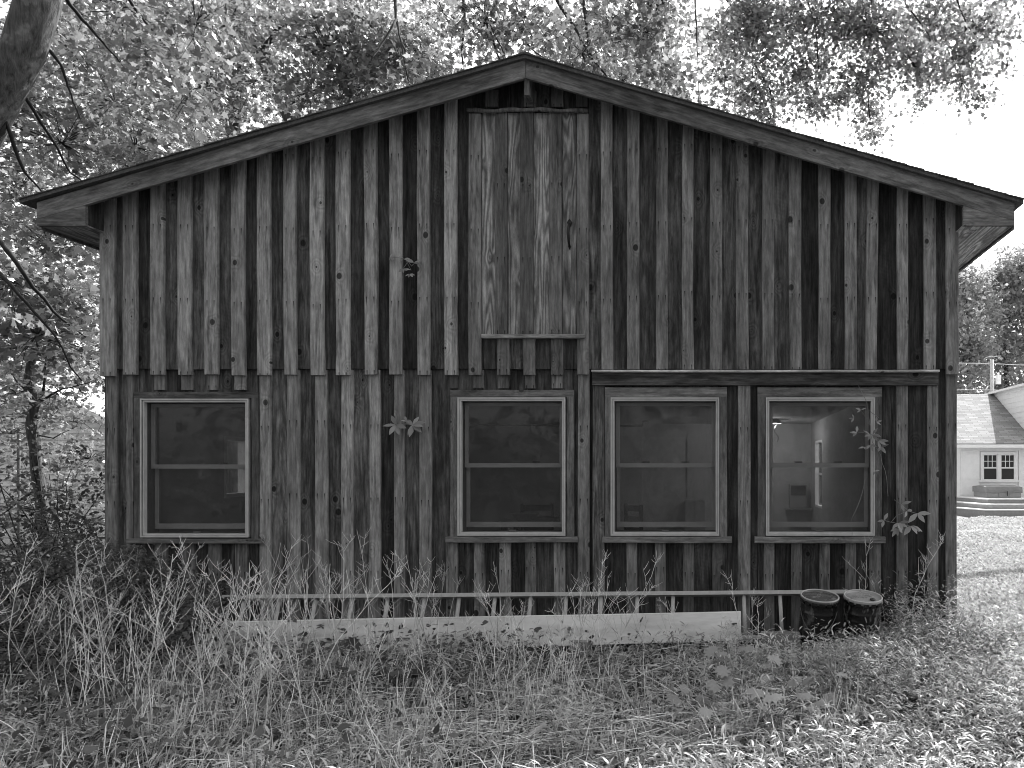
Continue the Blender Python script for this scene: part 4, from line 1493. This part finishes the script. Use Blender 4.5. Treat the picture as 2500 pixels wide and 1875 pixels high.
for s in (-1, 1):
    arc = [Vector((pb.x + s * (.55 * math.sin(u)), yp - .05, zp + .25 * math.cos(u) - .05)) for u in np.linspace(0, 1.6, 8)]
    MB().tube(arc, .02, 5).build("jumper_wire", M['pole'], pole, True)

# ------------------------------------------------------------------ left background: neighbour's gable and wire fence
yn = 20.0
nb = empty("neighbour_house", (PX(150, yn), yn, -.45))
tag(nb, "pale clapboard gable half hidden by leaves at left", "house")
gx0, gx1, gpk = PX(-260, yn), PX(470, yn), PX(105, yn)
zpk, zev = PZ(955, yn), PZ(1130, yn)
gw = MB().prism_y([(gx0, -.5), (gx1, -.5), (gx1, zev), (gpk, zpk), (gx0, zev)], yn, yn + 8)
gw.build("wall", M['grey_siding'], nb)
z = -.4
while z < zpk - .15:
    def ext(zz):
        if zz < zev:
            return gx0, gx1
        u = (zz - zev) / (zpk - zev)
        return gx0 + (gpk - gx0) * u, gx1 + (gpk - gx1) * u
    a0, b0 = ext(z + .2)
    MB().prism_x([(yn - .06, z), (yn - .012, z + .2), (yn - .001, z + .2), (yn - .001, z)], a0, b0).build("clapboard", M['grey_siding'], nb)
    z += .2
for xe in (gx0, gx1):
    s = 1 if xe > gpk else -1
    p0, p1 = (gpk, zpk), (xe + s * .4, zev - .4 * (zpk - zev) / abs(xe - gpk))
    poly = [p0, p1, (p1[0], p1[1] + .22), (p0[0], p0[1] + .22)]
    if s < 0:
        poly = poly[::-1]
    MB().prism_y(poly, yn - .35, yn + 8.3).build("roof", M['white_paint'], nb)

yf_ = 5.4
fn = empty("wire_fence", (PX(120, yf_), yf_, -.05))
tag(fn, "rusty wire mesh fence between saplings left of the barn", "fence")
fx0, fx1 = PX(-160, yf_), PX(330, yf_)
for xx in (fx0, (fx0 + fx1) / 2 - .25, fx1):
    MB().tube([(xx, yf_, -.2), (xx, yf_, 2.05)], .022, 8).build("post", M['wire'], fn)
wm = MB()
x = fx0
while x < fx1:
    wm.tube([(x, yf_ - .03, 0), (x + random.uniform(-.02, .02), yf_ - .03, 1.98)], .0035, 3, False)
    x += .15
for z in np.arange(.05, 2.0, .15):
    wm.tube([(fx0, yf_ - .035, z), (fx1, yf_ - .035, z + .02)], .0035, 3, False)
tag(wm.build("wire_mesh", M['wire'], fn), kind='stuff')


# ------------------------------------------------------------------ undergrowth at the left
def shrub(label, blobs, leaf=.045, per=16, mat='leaf_dark', stems=9, base=None, group="dark shrubs left of the barn", tpl=SIMPLE):
    c = np.mean([b[0] for b in blobs], 0)
    bx, by = (c[0], c[1]) if base is None else base
    bz = ground_z(bx, by)
    t = empty("shrub", (bx, by, bz))
    tag(t, label, "shrub", group)
    A, B, Cc, D, T, S = sprays(blobs, per, leaf, spread=2.2, tilt=.5, jitter=.5)
    ok = A[:, 2] > gz(A[:, 0], A[:, 1]) + .01
    scatter("foliage", tpl, A[ok], B[ok], Cc[ok], D[ok], M[mat], t, T[ok])
    st = MB()
    idx = RNG.choice(len(S), min(len(S), stems * 4), replace=False)
    for k in idx:
        e = Vector(S[k][:3])
        b0 = Vector((bx + random.uniform(-.25, .25), by + random.uniform(-.2, .2), bz - .03))
        m = b0.lerp(e, .5) + Vector((0, 0, .18))
        st.tube(wiggle([b0, m, e], 3, .12), [.007, .0065, .006, .0055, .005, .004, .002], 4, False)
    tag(st.build("stems", M['twig'], t), kind='stuff')
    return t


def sb(px, py, Y, r, n):
    return blob(px, py, Y, r, n, 1.0, .75)


shrub("dark small leaved shrub in front of the barn's left corner", [sb(230, 1395, -.7, 100, 84), sb(330, 1425, -.75, 90, 76), sb(415, 1455, -.8, 75, 54), sb(190, 1470, -.9, 95, 60), sb(300, 1510, -1.0, 90, 56), sb(480, 1500, -.85, 60, 30), sb(400, 1550, -1.1, 80, 40)], .042)
shrub("dark dense shrub at the left edge below the sapling", [sb(20, 1370, -.2, 120, 80), sb(120, 1370, -.3, 110, 80), sb(60, 1450, -.6, 120, 76), sb(200, 1350, .1, 80, 40), sb(-60, 1420, -.4, 110, 40)], .042)
shrub("broad dark undergrowth along the left edge of the weeds", [sb(40, 1560, -1.3, 130, 66), sb(160, 1580, -1.5, 120, 60), sb(-50, 1650, -1.6, 120, 36), sb(290, 1600, -1.5, 100, 44), sb(60, 1680, -1.9, 110, 34), sb(230, 1680, -1.9, 90, 24)], .042)
shrub("thin dark branched shrub beside the fence left of the barn", [sb(60, 1150, 1.6, 50, 8), sb(180, 1110, 1.8, 55, 10), sb(215, 1200, 1.6, 45, 10), sb(120, 1250, 1.4, 70, 18), sb(30, 1260, 1.4, 70, 18), sb(200, 1290, 1.2, 60, 20), sb(20, 1040, 2.0, 45, 7)], .06, stems=5)

shrub("pale leafy bush behind the wire fence at the left edge", [sb(20, 1080, 8.5, 70, 16), sb(110, 1120, 8.8, 70, 16), sb(190, 1090, 8.4, 60, 14), sb(60, 1180, 8.5, 80, 22), sb(170, 1190, 8.2, 80, 22), sb(240, 1160, 8.8, 60, 14), sb(120, 1250, 7.8, 90, 24), sb(30, 1260, 7.8, 80, 20), sb(230, 1250, 7.6, 60, 16), sb(60, 1000, 9.0, 60, 9), sb(200, 1010, 9.0, 60, 9)], .13, 12, 'leaf_far', 6, None, "bushes left of the barn")

# ------------------------------------------------------------------ things lying along the wall
# ladder leaning on its side
LY0, LY1 = -0.075, -0.24
ld0, ld1 = P(545, 1459.5, LY0), P(2069, 1446.5, LY0)
lb0, lb1 = P(560, 1590, LY1), P(2040, 1552, LY1)
lad = empty("ladder", ((ld0.x + ld1.x) / 2, LY1, lb0.z))
tag(lad, "long pale ladder lying on its side against the barn wall", "ladder")


def bar(a, b, w, h, up):
    d = (b - a).normalized()
    s = d.cross(up).normalized()
    u = s.cross(d).normalized()
    v = []
    for p in (a, b):
        for i, j in ((-1, -1), (1, -1), (1, 1), (-1, 1)):
            v.append(p + s * (i * w / 2) + u * (j * h / 2))
    return MB().add(v, [(0, 1, 2, 3), (7, 6, 5, 4), (0, 4, 5, 1), (1, 5, 6, 2), (2, 6, 7, 3), (3, 7, 4, 0)])


inc = (ld0 - lb0).normalized()
bar(ld0, ld1, .075, .032, Vector((0, inc.y, inc.z))).build("rail", M['alu'], lad)
bar(lb0, lb1, .075, .032, Vector((0, inc.y, inc.z))).build("rail", M['alu'], lad)
for px in (598, 684, 772, 861, 948, 1037, 1122, 1209, 1296, 1383, 1468, 1556, 1643, 1816, 1904, 1991):
    u = (PX(px, LY0) - ld0.x) / (ld1.x - ld0.x)
    a, b = ld0.lerp(ld1, u), lb0.lerp(lb1, u)
    b.x = a.x + .004
    MB().tube([a, b], .0165, 10).build("rung", M['alu'], lad, True)

# wide painted board in front of it
by = -0.47
q0, q1, q2, q3 = P(425, 1523.6, by), P(1809, 1494, by), P(1809, 1562, by - .06), P(432, 1606, by - .06)
bd = MB()
th = Vector((0, .028, .004))
n = 10
v = []
for i in range(n + 1):
    u = i / n
    t_, b_ = q0.lerp(q1, u), q3.lerp(q2, u)
    w_ = Vector((0, .004 * math.sin(u * 7), .003 * math.sin(u * 5)))
    v += [b_ + w_, t_ + w_, t_ + th + w_, b_ + th + w_]
f = [(3, 2, 1, 0), tuple(n * 4 + j for j in range(4))]
for i in range(n):
    for j in range(4):
        f.append((i * 4 + j, i * 4 + (j + 1) % 4, (i + 1) * 4 + (j + 1) % 4, (i + 1) * 4 + j))
bo = bd.add(v, f).build("plank", M['plank_paint'])
tag(bo, "wide pale painted plank standing on edge in front of the ladder", "plank")
for px in (1150, 1420):
    q = P(px, 1600, by - .03)
    x = q.x
    s = MB().box(x - .07, x + .07, by - .12, by + .02, ground_z(x, by) - .04, PZ(1580 - (px - 452) * .0215 + 4, by - .06)).build("timber_block", M['stick'])
    tag(s, "short dark timber block under the %s of the pale plank" % ("middle" if px == 1150 else "right half"), "block", "blocks under the plank")
q = P(1910, 1544, -.5)
s = MB().box(q.x - .17, q.x + .13, -.6, -.5, ground_z(q.x, -.5) - .06, q.z + .012).build("timber", M['stick'])
tag(s, "low timber offcut lying between the plank's end and the drums", "timber")


# two steel drums
def make_drum_mat(name, base, dirt, seed):
    N = NT(name)
    tc = N.n("ShaderNodeTexCoord")
    p = tc.outputs["Object"]
    ofs = N.n("ShaderNodeVectorMath", operation='ADD')
    N.l(p, ofs.inputs[0])
    ofs.inputs[1].default_value = (seed, seed, seed)
    n = N.noise(N.scale(ofs.outputs[0], (9, 9, 3)), 1.0, 5.0, .7)
    r = N.remap(n, .54, .68, 0, 1, True)
    mx = N.math('ADD', base, N.math('MULTIPLY', r, dirt))
    ro = N.remap(r, 0, 1, .2, .7)
    return N.done(N.princ(mx, ro, .5, bump=n, bstr=.15, bdist=.01).outputs[0])


DR = [make_drum_mat('black_drum_paint', .012, .10, 3.1), make_drum_mat('flaking_drum_paint', .014, .28, 8.7)]
LID = [make_drum_mat('rusty_lid', .09, .16, 5.3), make_drum_mat('sky_sheen_lid', .30, -.18, 2.2)]  # lid colours lightened to stand in for the sky's reflection


def drum(px, py, Y, tilt, roll, i, label):
    c = P(px, py, Y)
    H, R = .37, .146
    t = empty("drum", (0, 0, 0))
    t.location = c
    t.rotation_euler = (tilt, roll, 0)
    tag(t, label, "drum", "steel drums at the barn wall")
    pr = [(0, -H), (R * .96, -H), (R, -H + .006), (R, -H + .02), (R * .975, -H + .03)]
    z = -H + .05
    while z < -.155:
        pr += [(R * .965, z), (R * .985, z + .005), (R * .965, z + .010)]
        z += .0155 if i == 0 else .05
    pr += [(R * .97, -.145), (R * .97, -.12), (R * 1.0, -.112), (R * 1.0, -.104), (R * .97, -.096), (R * .975, -.04), (R * .975, -.02)]
    o = MB().lathe(pr, (0, 0, 0), 40).build("body", DR[i], None, True)
    o.parent = t
    # crimped lid with lugs
    ld_ = [(0, -.003), (R * .88, -.004), (R * .92, -.006), (R * .95, .004), (R * .99, .010), (R * 1.03, .006), (R * 1.045, -.006), (R * 1.02, -.02), (R * .985, -.024)]
    o = MB().lathe(ld_, (0, 0, 0), 48).build("lid", LID[i], None, True)
    o.parent = t
    rim = MB().tube([(R * 1.0 * math.cos(a), R * 1.0 * math.sin(a), .008) for a in np.linspace(0, 2 * math.pi, 49)], .006, 8, False)
    o = rim.build("rim", M['alu'], None, True)
    o.parent = t
    lg = MB()
    for k in range(16):
        a = 2 * math.pi * k / 16
        ca, sa = math.cos(a), math.sin(a)
        tx, ty = -sa, ca
        w = .021
        v = []
        for r_, z_ in ((R * 1.04, -.008), (R * 1.055, -.03), (R * 1.0, -.043)):
            v += [(r_ * ca - tx * w, r_ * sa - ty * w, z_), (r_ * ca + tx * w, r_ * sa + ty * w, z_)]
        lg.add(v, [(0, 1, 3, 2), (2, 3, 5, 4)])
    o = lg.build("crimped_lugs", DR[i], None)
    o.parent = t
    hn = [(R * 1.0 * math.cos(a), -R * 1.02 + -.03 * math.sin((a - 3.3) * 1), -.10 - .17 * math.sin(u * math.pi)) for u, a in zip(np.linspace(0, 1, 12), np.linspace(math.pi * 1.05, math.pi * 1.95, 12))]
    hh = MB().tube([Vector((R * 1.01 * math.cos(a), R * 1.04 * math.sin(a), -.09 - .16 * math.sin(u * math.pi))) for u, a in zip(np.linspace(0, 1, 14), np.linspace(3.3, 3.3 + 2.6, 14))], .003, 6)
    o = hh.build("bail_handle", M['wire'], None, True)
    o.parent = t
    for c_ in t.children:
        c_.matrix_parent_inverse = Matrix()
    if i == 1:
        sp = MB().lathe([(0, .0), (.022, .0), (.022, .018), (.018, .02), (0, .02)], (R * .45, -R * .35, -.012), 14).build("bung", DR[0], None, True)
        sp.parent = t
        sp.matrix_parent_inverse = Matrix()


drum(2001.5, 1457, -.55, math.radians(10), math.radians(4), 0, "black ribbed steel drum with dark rusty lid next to the ladder's end")
drum(2107, 1458, -.52, math.radians(10), math.radians(3), 1, "black steel drum with pale shiny lid and flaking sides")
for px, py, Y, r, lab in ((1934, 1535, -.35, .045, "pale round stone on the ground beside the black drum"), (1925, 1524, -.28, .035, "small grey stone against the wall behind the pale stone")):
    c = P(px, py, Y)
    st = MB().lathe([(0.0, -.5), (.7, -.42), (1, -.05), (.85, .3), (.45, .5), (0, .55)], (0, 0, 0), 14)
    o = st.build("stone", M['stone'], None, True, loc=(c.x, c.y, ground_z(c.x, c.y) + r * .25))
    o.scale = (r * 1.3, r, r * .8)
    tag(o, lab, "stone")


# ------------------------------------------------------------------ creeper sprigs on the wall
def creeper(label, stems, fans, size):
    p0 = stems[0][0]
    t = empty("creeper_sprig", p0)
    tag(t, label, "creeper", "creeper sprigs on the barn wall")
    for s in stems:
        MB().tube(wiggle(s, 3, .08), .0022, 5).build("stem", M['stick'], t, True)
    for c, droop, sz, nl in fans:
        A, B, Cc, D = [], [], [], []
        for k in range(nl):
            a = math.radians(-75 + 150 * k / max(1, nl - 1) + random.uniform(-8, 8)) + droop
            d = Vector((math.sin(a), -.25 + random.uniform(-.2, .1), math.cos(a) * .7 - .2))
            A.append(c)
            B.append(Vector((random.uniform(-.6, .6), -.8, random.uniform(.2, 1.0))))
            Cc.append(d)
            D.append(size * sz * random.uniform(.8, 1.1))
        for k in range(nl):
            scatter("leaf", LEAFLET, np.array([A[k]]), np.array([B[k]]), np.array([Cc[k]]), np.array([D[k]]), M['vine'], t, None, tuple(A[k]))
    return t


yv = -.085
creeper("small creeper sprig hanging on the upper wall left of the loft door", [[P(1004, 660, -.055), P(990, 632, yv), P(960, 628, yv)], [P(990, 632, yv), P(1005, 650, yv), P(1015, 640, yv)], [P(995, 640, yv), P(985, 655, yv)]],
        [(P(950, 630, yv), 1.2, .8, 3), (P(985, 632, yv), 0, .9, 4), (P(1010, 640, yv - .02), .5, 1.0, 5), (P(985, 655, yv - .02), 2.4, 1.0, 4), (P(1000, 668, yv - .02), 2.8, .8, 4)], .062)
creeper("pair of five leaved creeper fans on the lower wall left of centre", [[P(1003, 1030, -.03), P(985, 1036, yv), P(965, 1037, yv)], [P(985, 1036, yv), P(1008, 1036, yv)]],
        [(P(965, 1036, yv), -1.3, 1.0, 4), (P(965, 1036, yv), 2.2, 1.0, 4), (P(1007, 1036, yv - .02), .6, 1.1, 4), (P(1007, 1036, yv - .02), 2.8, 1.1, 4), (P(992, 1028, yv), 0, .5, 3)], .10)
creeper("tangled creeper over the right frame of the last window", [[P(2095, 940, -.06), P(2115, 980, yv), P(2125, 1040, yv), P(2130, 1080, yv), P(2150, 1110, yv), P(2165, 1170, yv), P(2168, 1212, yv)], [P(2112, 1170, yv), P(2100, 1220, yv), P(2078, 1270, yv), P(2080, 1315, -.08)],
                                                                       [P(2125, 1040, yv), P(2100, 1000, yv)], [P(2128, 1060, yv), P(2095, 1055, yv)], [P(2128, 1060, yv), P(2155, 1080, yv)], [P(2120, 1000, yv), P(2145, 1020, yv)]],
        [(P(2102, 1000, yv), -.6, .8, 3), (P(2085, 1020, yv), -1.2, .9, 3), (P(2092, 1055, yv), -1.2, 1, 4), (P(2125, 1060, yv - .02), -1.6, 1, 4), (P(2130, 1060, yv - .03), 1.4, 1.2, 5), (P(2145, 1075, yv - .03), 1.8, 1.3, 5),
         (P(2125, 1085, yv - .02), 2.9, 1.0, 5), (P(2150, 1090, yv), 2.3, 1.2, 4), (P(2140, 1030, yv), 1.2, .8, 4), (P(2110, 1090, yv), -2.2, .8, 3), (P(2135, 1150, yv), 2.2, .7, 2)], .062)
creeper("creeper sprig with long drooping leaves right of the last window", [[P(2183, 1220, -.03), P(2200, 1232, yv), P(2218, 1248, yv), P(2245, 1255, yv)], [P(2150, 1268, -.06), P(2175, 1275, yv), P(2200, 1280, yv), P(2225, 1285, yv)], [P(2218, 1248, yv), P(2190, 1258, yv), P(2175, 1275, yv)]],
        [(P(2200, 1230, yv), 1.6, 1.0, 2), (P(2215, 1247, yv), 2.3, .9, 2), (P(2240, 1252, yv - .02), 2.6, 1.4, 3), (P(2158, 1270, yv), -1.4, .9, 3), (P(2195, 1275, yv - .03), 2.6, 1.2, 5), (P(2225, 1282, yv - .03), 2.6, 1.3, 4), (P(2190, 1290, yv), -2.8, .9, 4)], .085)


# ------------------------------------------------------------------ ground plants
def in_front(n, x0, x1, y0, y1):
    return RNG.uniform(x0, x1, n), RNG.uniform(y0, y1, n)


def noise2(x, y, s, seed=0.0):
    return (np.sin(x * s + seed) * np.cos(y * s * 1.3 + seed * 2) + np.sin(x * s * 2.3 + y * s * 1.7 + seed * 3) * .6 + np.sin(-x * s * 3.7 + y * s * 4.1 + seed) * .35) / 1.95


def stiltgrass():
    N = 36000
    x, y = in_front(N, -4.6, 5.4, -4.3, -0.12)
    # thick at the right and front, thin along the litter strip by the plank, sparse under the shrubs at the left
    d = .42 + .55 * np.clip((x - .6) / 2.0, 0, 1) + .35 * np.clip((-y - 1.7) / 1.0, 0, 1) + .35 * noise2(x, y, 1.6, 1.3)
    d = d * np.clip((x + 3.6) / 3.6, .12, 1)
    d = np.where((y > -.62) & (x < 2.75), d * .12, d)
    d = np.where((y > -1.2) & (x < 1.9), d * .55, d)
    d = np.where((x > 3.9) & (y > -.6), d * .4, d)
    k = RNG.random(N) < d
    x, y = x[k], y[k]
    n = len(x)
    h = RNG.uniform(.10, .26, n) * (1 + .35 * noise2(x, y, 2.1, .4)) * np.where(x > 1.5, 1.15, .9)
    h = h * np.where((y > -1.15) & (x > 2.0) & (x < 3.1), .33, 1.0) * np.where((y > -.45) & (x > 3.1), 1.5, 1.0)
    L = 7
    lean = RNG.normal(size=(n, 2)) * .35 + np.array([.12, -.1])[None]
    base = np.stack([x, y, gz(x, y)], 1)
    u = (np.arange(L)[None] + RNG.random((n, L))) / L * .85 + .15
    px = base[:, None, 0] + lean[:, None, 0] * (u ** 1.5) * h[:, None]
    py_ = base[:, None, 1] + lean[:, None, 1] * (u ** 1.5) * h[:, None]
    pz = base[:, None, 2] + u * h[:, None]
    pos = np.stack([px, py_, pz], 2).reshape(-1, 3)
    m = len(pos)
    a = RNG.uniform(0, 2 * np.pi, m)
    dirv = np.stack([np.cos(a), np.sin(a), RNG.uniform(-.2, 1.0, m)], 1)
    nrm = np.stack([-np.cos(a) * .45, -np.sin(a) * .45, np.full(m, 1.0)], 1) + RNG.normal(size=(m, 3)) * .3
    size = RNG.uniform(.035, .078, m) * np.repeat(RNG.uniform(.75, 1.15, n), L)
    tone = np.clip(np.repeat(.5 + .35 * noise2(x, y, 2.6, 2.0), L) + RNG.normal(size=m) * .22, 0, 1)
    o = scatter("grass", BLADE, pos, nrm, dirv, size, M['grass'], None, tone, width=RNG.uniform(.75, 1.2, m))
    tag(o, "knee high narrow leaved grass covering the ground before the barn", "grass", kind='stuff')


stiltgrass()


def dry_grass():
    N = 9500
    x, y = in_front(N, -3.4, 2.6, -3.6, -.55)
    d = np.clip(.75 - .35 * np.clip((x - .2) / 1.2, 0, 1), 0, 1) * np.clip(.6 + .6 * noise2(x, y, 2.2, 5.5), .1, 1) * np.clip((-y - .9) / 1.1, .04, 1) * np.clip((x + 3.2) / 1.6, .35, 1)
    k = RNG.random(N) < d
    x, y = x[k], y[k]
    n = len(x)
    a = RNG.uniform(0, 2 * np.pi, n)
    t = np.abs(RNG.normal(size=n)) * .45
    dirv = np.stack([np.cos(a) * t, np.sin(a) * t, np.full(n, 1.0)], 1)
    nrm = np.stack([RNG.normal(size=n) * .6, np.full(n, -1.0), RNG.normal(size=n) * .3], 1)
    size = RNG.uniform(.10, .36, n)
    o = scatter("dry_grass", BLADE, np.stack([x, y, gz(x, y)], 1), nrm, dirv, size, M['dry_blade'], None, None, width=.028 / size * RNG.uniform(.8, 1.3, n) )
    tag(o, "thin pale dry grass stems standing in a tangle among the weeds", "grass", kind='stuff')


dry_grass()


def ground_leaves():
    N = 15000
    x, y = in_front(N, -4.6, 2.2, -3.9, -.5)
    d = np.clip(.95 - .30 * (x + 1.5), .05, 1) * np.clip(.7 + .5 * noise2(x, y, 1.9, 7.5), .1, 1)
    k = RNG.random(N) < d
    x, y = x[k], y[k]
    n = len(x)
    pos = np.stack([x, y, gz(x, y) + RNG.random(n) ** 1.5 * .24], 1)
    nrm = np.array([0, -.25, 1.0])[None] + RNG.normal(size=(n, 3)) * .45
    o = scatter("ground_ivy", SIMPLE, pos, nrm, rnd_unit(n), RNG.uniform(.03, .07, n), M['leaf_dark'], None, None, width=RNG.uniform(.9, 1.5, n))
    tag(o, "low dark leafy ground cover under the weeds at left", "ground cover", kind='stuff')


ground_leaves()


def lawn():
    N = 60000
    d = 4.6 + (RNG.random(N) ** 1.15) * 22
    sl = RNG.uniform(.26, .52, N)
    x = CAMX + sl * d
    y = d - DIST
    k = (x > 3.86 + .12 * noise2(x, y, 3, 1)) | (y < 0)
    k &= ~((y < -.1) & (x < 3.9)) & (y > -1.4)
    x, y, d = x[k], y[k], d[k]
    n = len(x)
    pos = np.stack([x, y, gz(x, y) - .005], 1)
    a = RNG.uniform(0, 2 * np.pi, n)
    dirv = np.stack([np.cos(a) * .7, np.sin(a) * .7, RNG.uniform(.35, 1.2, n)], 1)
    nrm = np.stack([-np.cos(a), -np.sin(a), np.full(n, .8)], 1)
    o = scatter("lawn_grass", BLADE, pos, nrm, dirv, RNG.uniform(.035, .075, n) * (1 + d / 40), M['lawn'], None, None, width=1.0 + d / 9)
    tag(o, "short mown lawn between the barn and the white house", "grass", kind='stuff')


lawn()


def litter():
    N = 9000
    x, y = in_front(N, -4.4, 5.0, -3.6, -.05)
    d = .35 + .6 * np.exp(-((y + .95) / .5) ** 2) + .3 * noise2(x, y, 2.4, 4)
    k = RNG.random(N) < d
    x, y = x[k], y[k]
    n = len(x)
    pos = np.stack([x, y, gz(x, y) + RNG.uniform(.004, .05, n)], 1)
    nrm = np.array([0, 0, 1.0])[None] + RNG.normal(size=(n, 3)) * .5
    o = scatter("leaf_litter", SIMPLE, pos, nrm, rnd_unit(n), RNG.uniform(.03, .085, n), M['litter'], None, None, width=RNG.uniform(.8, 1.6, n))
    tag(o, "dead pale leaves strewn over the soil before the plank", "litter", kind='stuff')


litter()


def straw():
    mb = MB()
    for k in range(620):
        if k < 380:
            c = Vector((random.gauss(.95, .75), random.gauss(-2.75, .35), 0))
        else:
            c = Vector((random.uniform(-2.6, 2.2), random.uniform(-3.2, -.9), 0))
        a = random.uniform(0, math.pi) if k % 3 else random.gauss(.2, .4)
        L = random.uniform(.15, .5)
        dv = Vector((math.cos(a), math.sin(a), random.gauss(0.04, .16))) * L
        c.z = ground_z(c.x, c.y) + random.uniform(.02, .19)
        mb.tube([c - dv * .5, c + Vector((0, 0, random.uniform(0, .03))), c + dv * .5], [.0022, .0025, .0015], 3, False)
    tag(mb.build("dry_straw", M['stalk']), "pale dry straw lying flattened in the grass at the front", "straw", kind='stuff')


straw()


# dry seed stalks: a handful of shapes, every plant placed on its own
def stalk_mesh(h, br, spread):
    mb = MB()
    rad = .0034
    pts = [Vector((0, 0, -.03))]
    d = Vector((random.uniform(-.12, .12), random.uniform(-.12, .12), 1))
    n = 10
    for i in range(n):
        d += Vector((random.gauss(0, .08), random.gauss(0, .08), 0))
        pts.append(pts[-1] + d.normalized() * (h + .03) / n)
    mb.tube(pts, [rad * (1 - .6 * i / n) for i in range(n + 1)], 4, False)
    for k in range(br):
        u = random.uniform(.3, .97) ** .8
        i = min(n - 1, int(u * n))
        p = pts[i].lerp(pts[i + 1], u * n - i)
        a = random.uniform(0, 2 * math.pi)
        e = Vector((math.cos(a) * spread, math.sin(a) * spread, random.uniform(.6, 1.3))).normalized()
        L = random.uniform(.10, .46) * (1.15 - u) * 1.2 + .05
        q = [p]
        for j in range(4):
            e = (e + Vector((random.gauss(0, .13), random.gauss(0, .13), .12))).normalized()
            q.append(q[-1] + e * L / 4)
        mb.tube(q, [.0018, .0017, .0015, .0013, .0010], 3, False)
        for j in range(random.randint(2, 6)):
            w = random.uniform(.45, 1)
            i2 = min(3, int(w * 4))
            p2 = q[i2].lerp(q[i2 + 1], w * 4 - i2)
            a2 = random.uniform(0, 2 * math.pi)
            e2 = Vector((math.cos(a2), math.sin(a2), random.uniform(.3, 1.4))).normalized()
            l2 = random.uniform(.03, .085)
            mb.tube([p2, p2 + e2 * l2 * .6, p2 + e2 * l2 + Vector((0, 0, .008))], [.0012, .0013, .0008], 3, False)
    return mb.mesh("weed_stalk")


protos = [stalk_mesh(random.uniform(.62, 1.05), random.randint(2, 7), random.uniform(.4, .8)) for _ in range(22)]
for p_ in protos:
    p_.materials.append(M['stalk'])


def ordinal(k):
    return "%d%s" % (k, "th" if 10 <= k % 100 <= 20 else {1: "st", 2: "nd", 3: "rd"}.get(k % 10, "th"))


def put_stalks(n, x0, x1, y0, y1, smin, smax, place, tilt=.12):
    made = []
    for _ in range(n):
        x, y = random.uniform(x0, x1), random.uniform(y0, y1)
        o = bpy.data.objects.new("weed_stalk", random.choice(protos))
        COL.objects.link(o)
        o.location = (x, y, ground_z(x, y))
        o.rotation_euler = (random.gauss(0, tilt), random.gauss(0, tilt), random.uniform(0, 6.28))
        o.scale = [random.uniform(smin, smax)] * 3
        made.append(((x - CAMX) / (y + DIST), o))
    made.sort(key=lambda q: q[0])
    for k, (_, o) in enumerate(made):
        tag(o, "bare pale weed stalk, %s from left %s" % (ordinal(k + 1), place), "weed", "dry seed stalks before the barn")


put_stalks(36, -2.9, -1.6, -2.9, -1.5, .75, 1.1, "in the front stand at the left edge", .2)
put_stalks(44, -1.6, -.5, -3.0, -1.5, .75, 1.05, "in the front stand left of the middle", .2)
put_stalks(16, -3.0, -1.7, -1.3, -.62, .8, 1.15, "before the ladder's left end")
put_stalks(20, -1.7, -.5, -1.3, -.62, .8, 1.15, "before the plank's left half")
put_stalks(22, -.5, 1.0, -1.5, -.62, .6, 1.0, "before the plank's right half")
put_stalks(44, -.6, 1.0, -3.0, -1.6, .5, .9, "in the grass at the bottom middle", .25)
put_stalks(12, 1.0, 2.1, -2.4, -.6, .5, .85, "in the grass before the ladder's right end", .2)
put_stalks(5, 2.9, 3.75, -.5, -.12, .55, .9, "against the wall right of the drums", .08)


# broad lobed plant at the right of the foreground
def lobed_plant(cx, cy, n, rad, label, mat='lobed'):
    z0 = ground_z(cx, cy)
    t = empty("lobed_leaf_plant", (cx, cy, z0))
    tag(t, label, "plant")
    for k in range(n):
        a = random.uniform(0, 2 * math.pi)
        r = rad * math.sqrt(random.random())
        tip = Vector((cx + r * math.cos(a) * 1.1, cy + r * math.sin(a) * 1.5, z0 + random.uniform(.13, .29)))
        b0 = Vector((cx + r * .3 * math.cos(a), cy + r * .3 * math.sin(a), z0 - .02))
        MB().tube([b0, b0.lerp(tip, .5) + Vector((0, 0, .04)), tip], [.003, .003, .002], 4, False).build("stem", M['vine_stem'], t, True)
        nrm = np.array([[random.gauss(0, .28), -.35 + random.gauss(0, .2), 1.0]])
        dv = np.array([[math.cos(a) + random.gauss(0, .3), math.sin(a) - .5 + random.gauss(0, .3), -.1]])
        scatter("leaf", PALM, np.array([tip]), nrm, dv, np.array([random.uniform(.06, .10)]), M[mat], t, None, tuple(tip))


M['lobed'] = make_leaf('lobed_leaf', .18, .08, .35, .45, .06)
M['vine_stem'] = simple('green_stem', .14, .7, .2)
c = P(1850, 1720, -2.25)
lobed_plant(c.x, -2.25, 40, .42, "plant with broad lobed pale leaves in the grass at right")
c = P(950, 1640, -1.6)
lobed_plant(c.x, -1.6, 9, .28, "few broad dark leaves among the stalks in the middle", 'leaf_dark')

# fallen sticks
for pts, r, lab in (([P(160, 1800, -2.6), P(430, 1760, -2.5), P(600, 1745, -2.4), P(760, 1750, -2.3)], .014, "long fallen stick lying level across the weeds at left"),
                    ([P(480, 1740, -2.4), P(560, 1752, -2.45), P(455, 1790, -2.6)], .011, "short forked stick lying beneath the long fallen stick"),
                    ([P(1500, 1650, -2.0), P(1560, 1740, -2.2), P(1620, 1810, -2.5)], .010, "pale stick slanting through the grass at the bottom centre"),
                    ([P(1230, 1860, -2.9), P(1290, 1800, -2.8), P(1330, 1770, -2.7)], .016, "thick pale stick end at the bottom edge of the middle")):
    o = MB().tube(wiggle(pts, 4, .08), r, 7).build("fallen_stick", M['stick'], None, True)
    tag(o, lab, "stick")
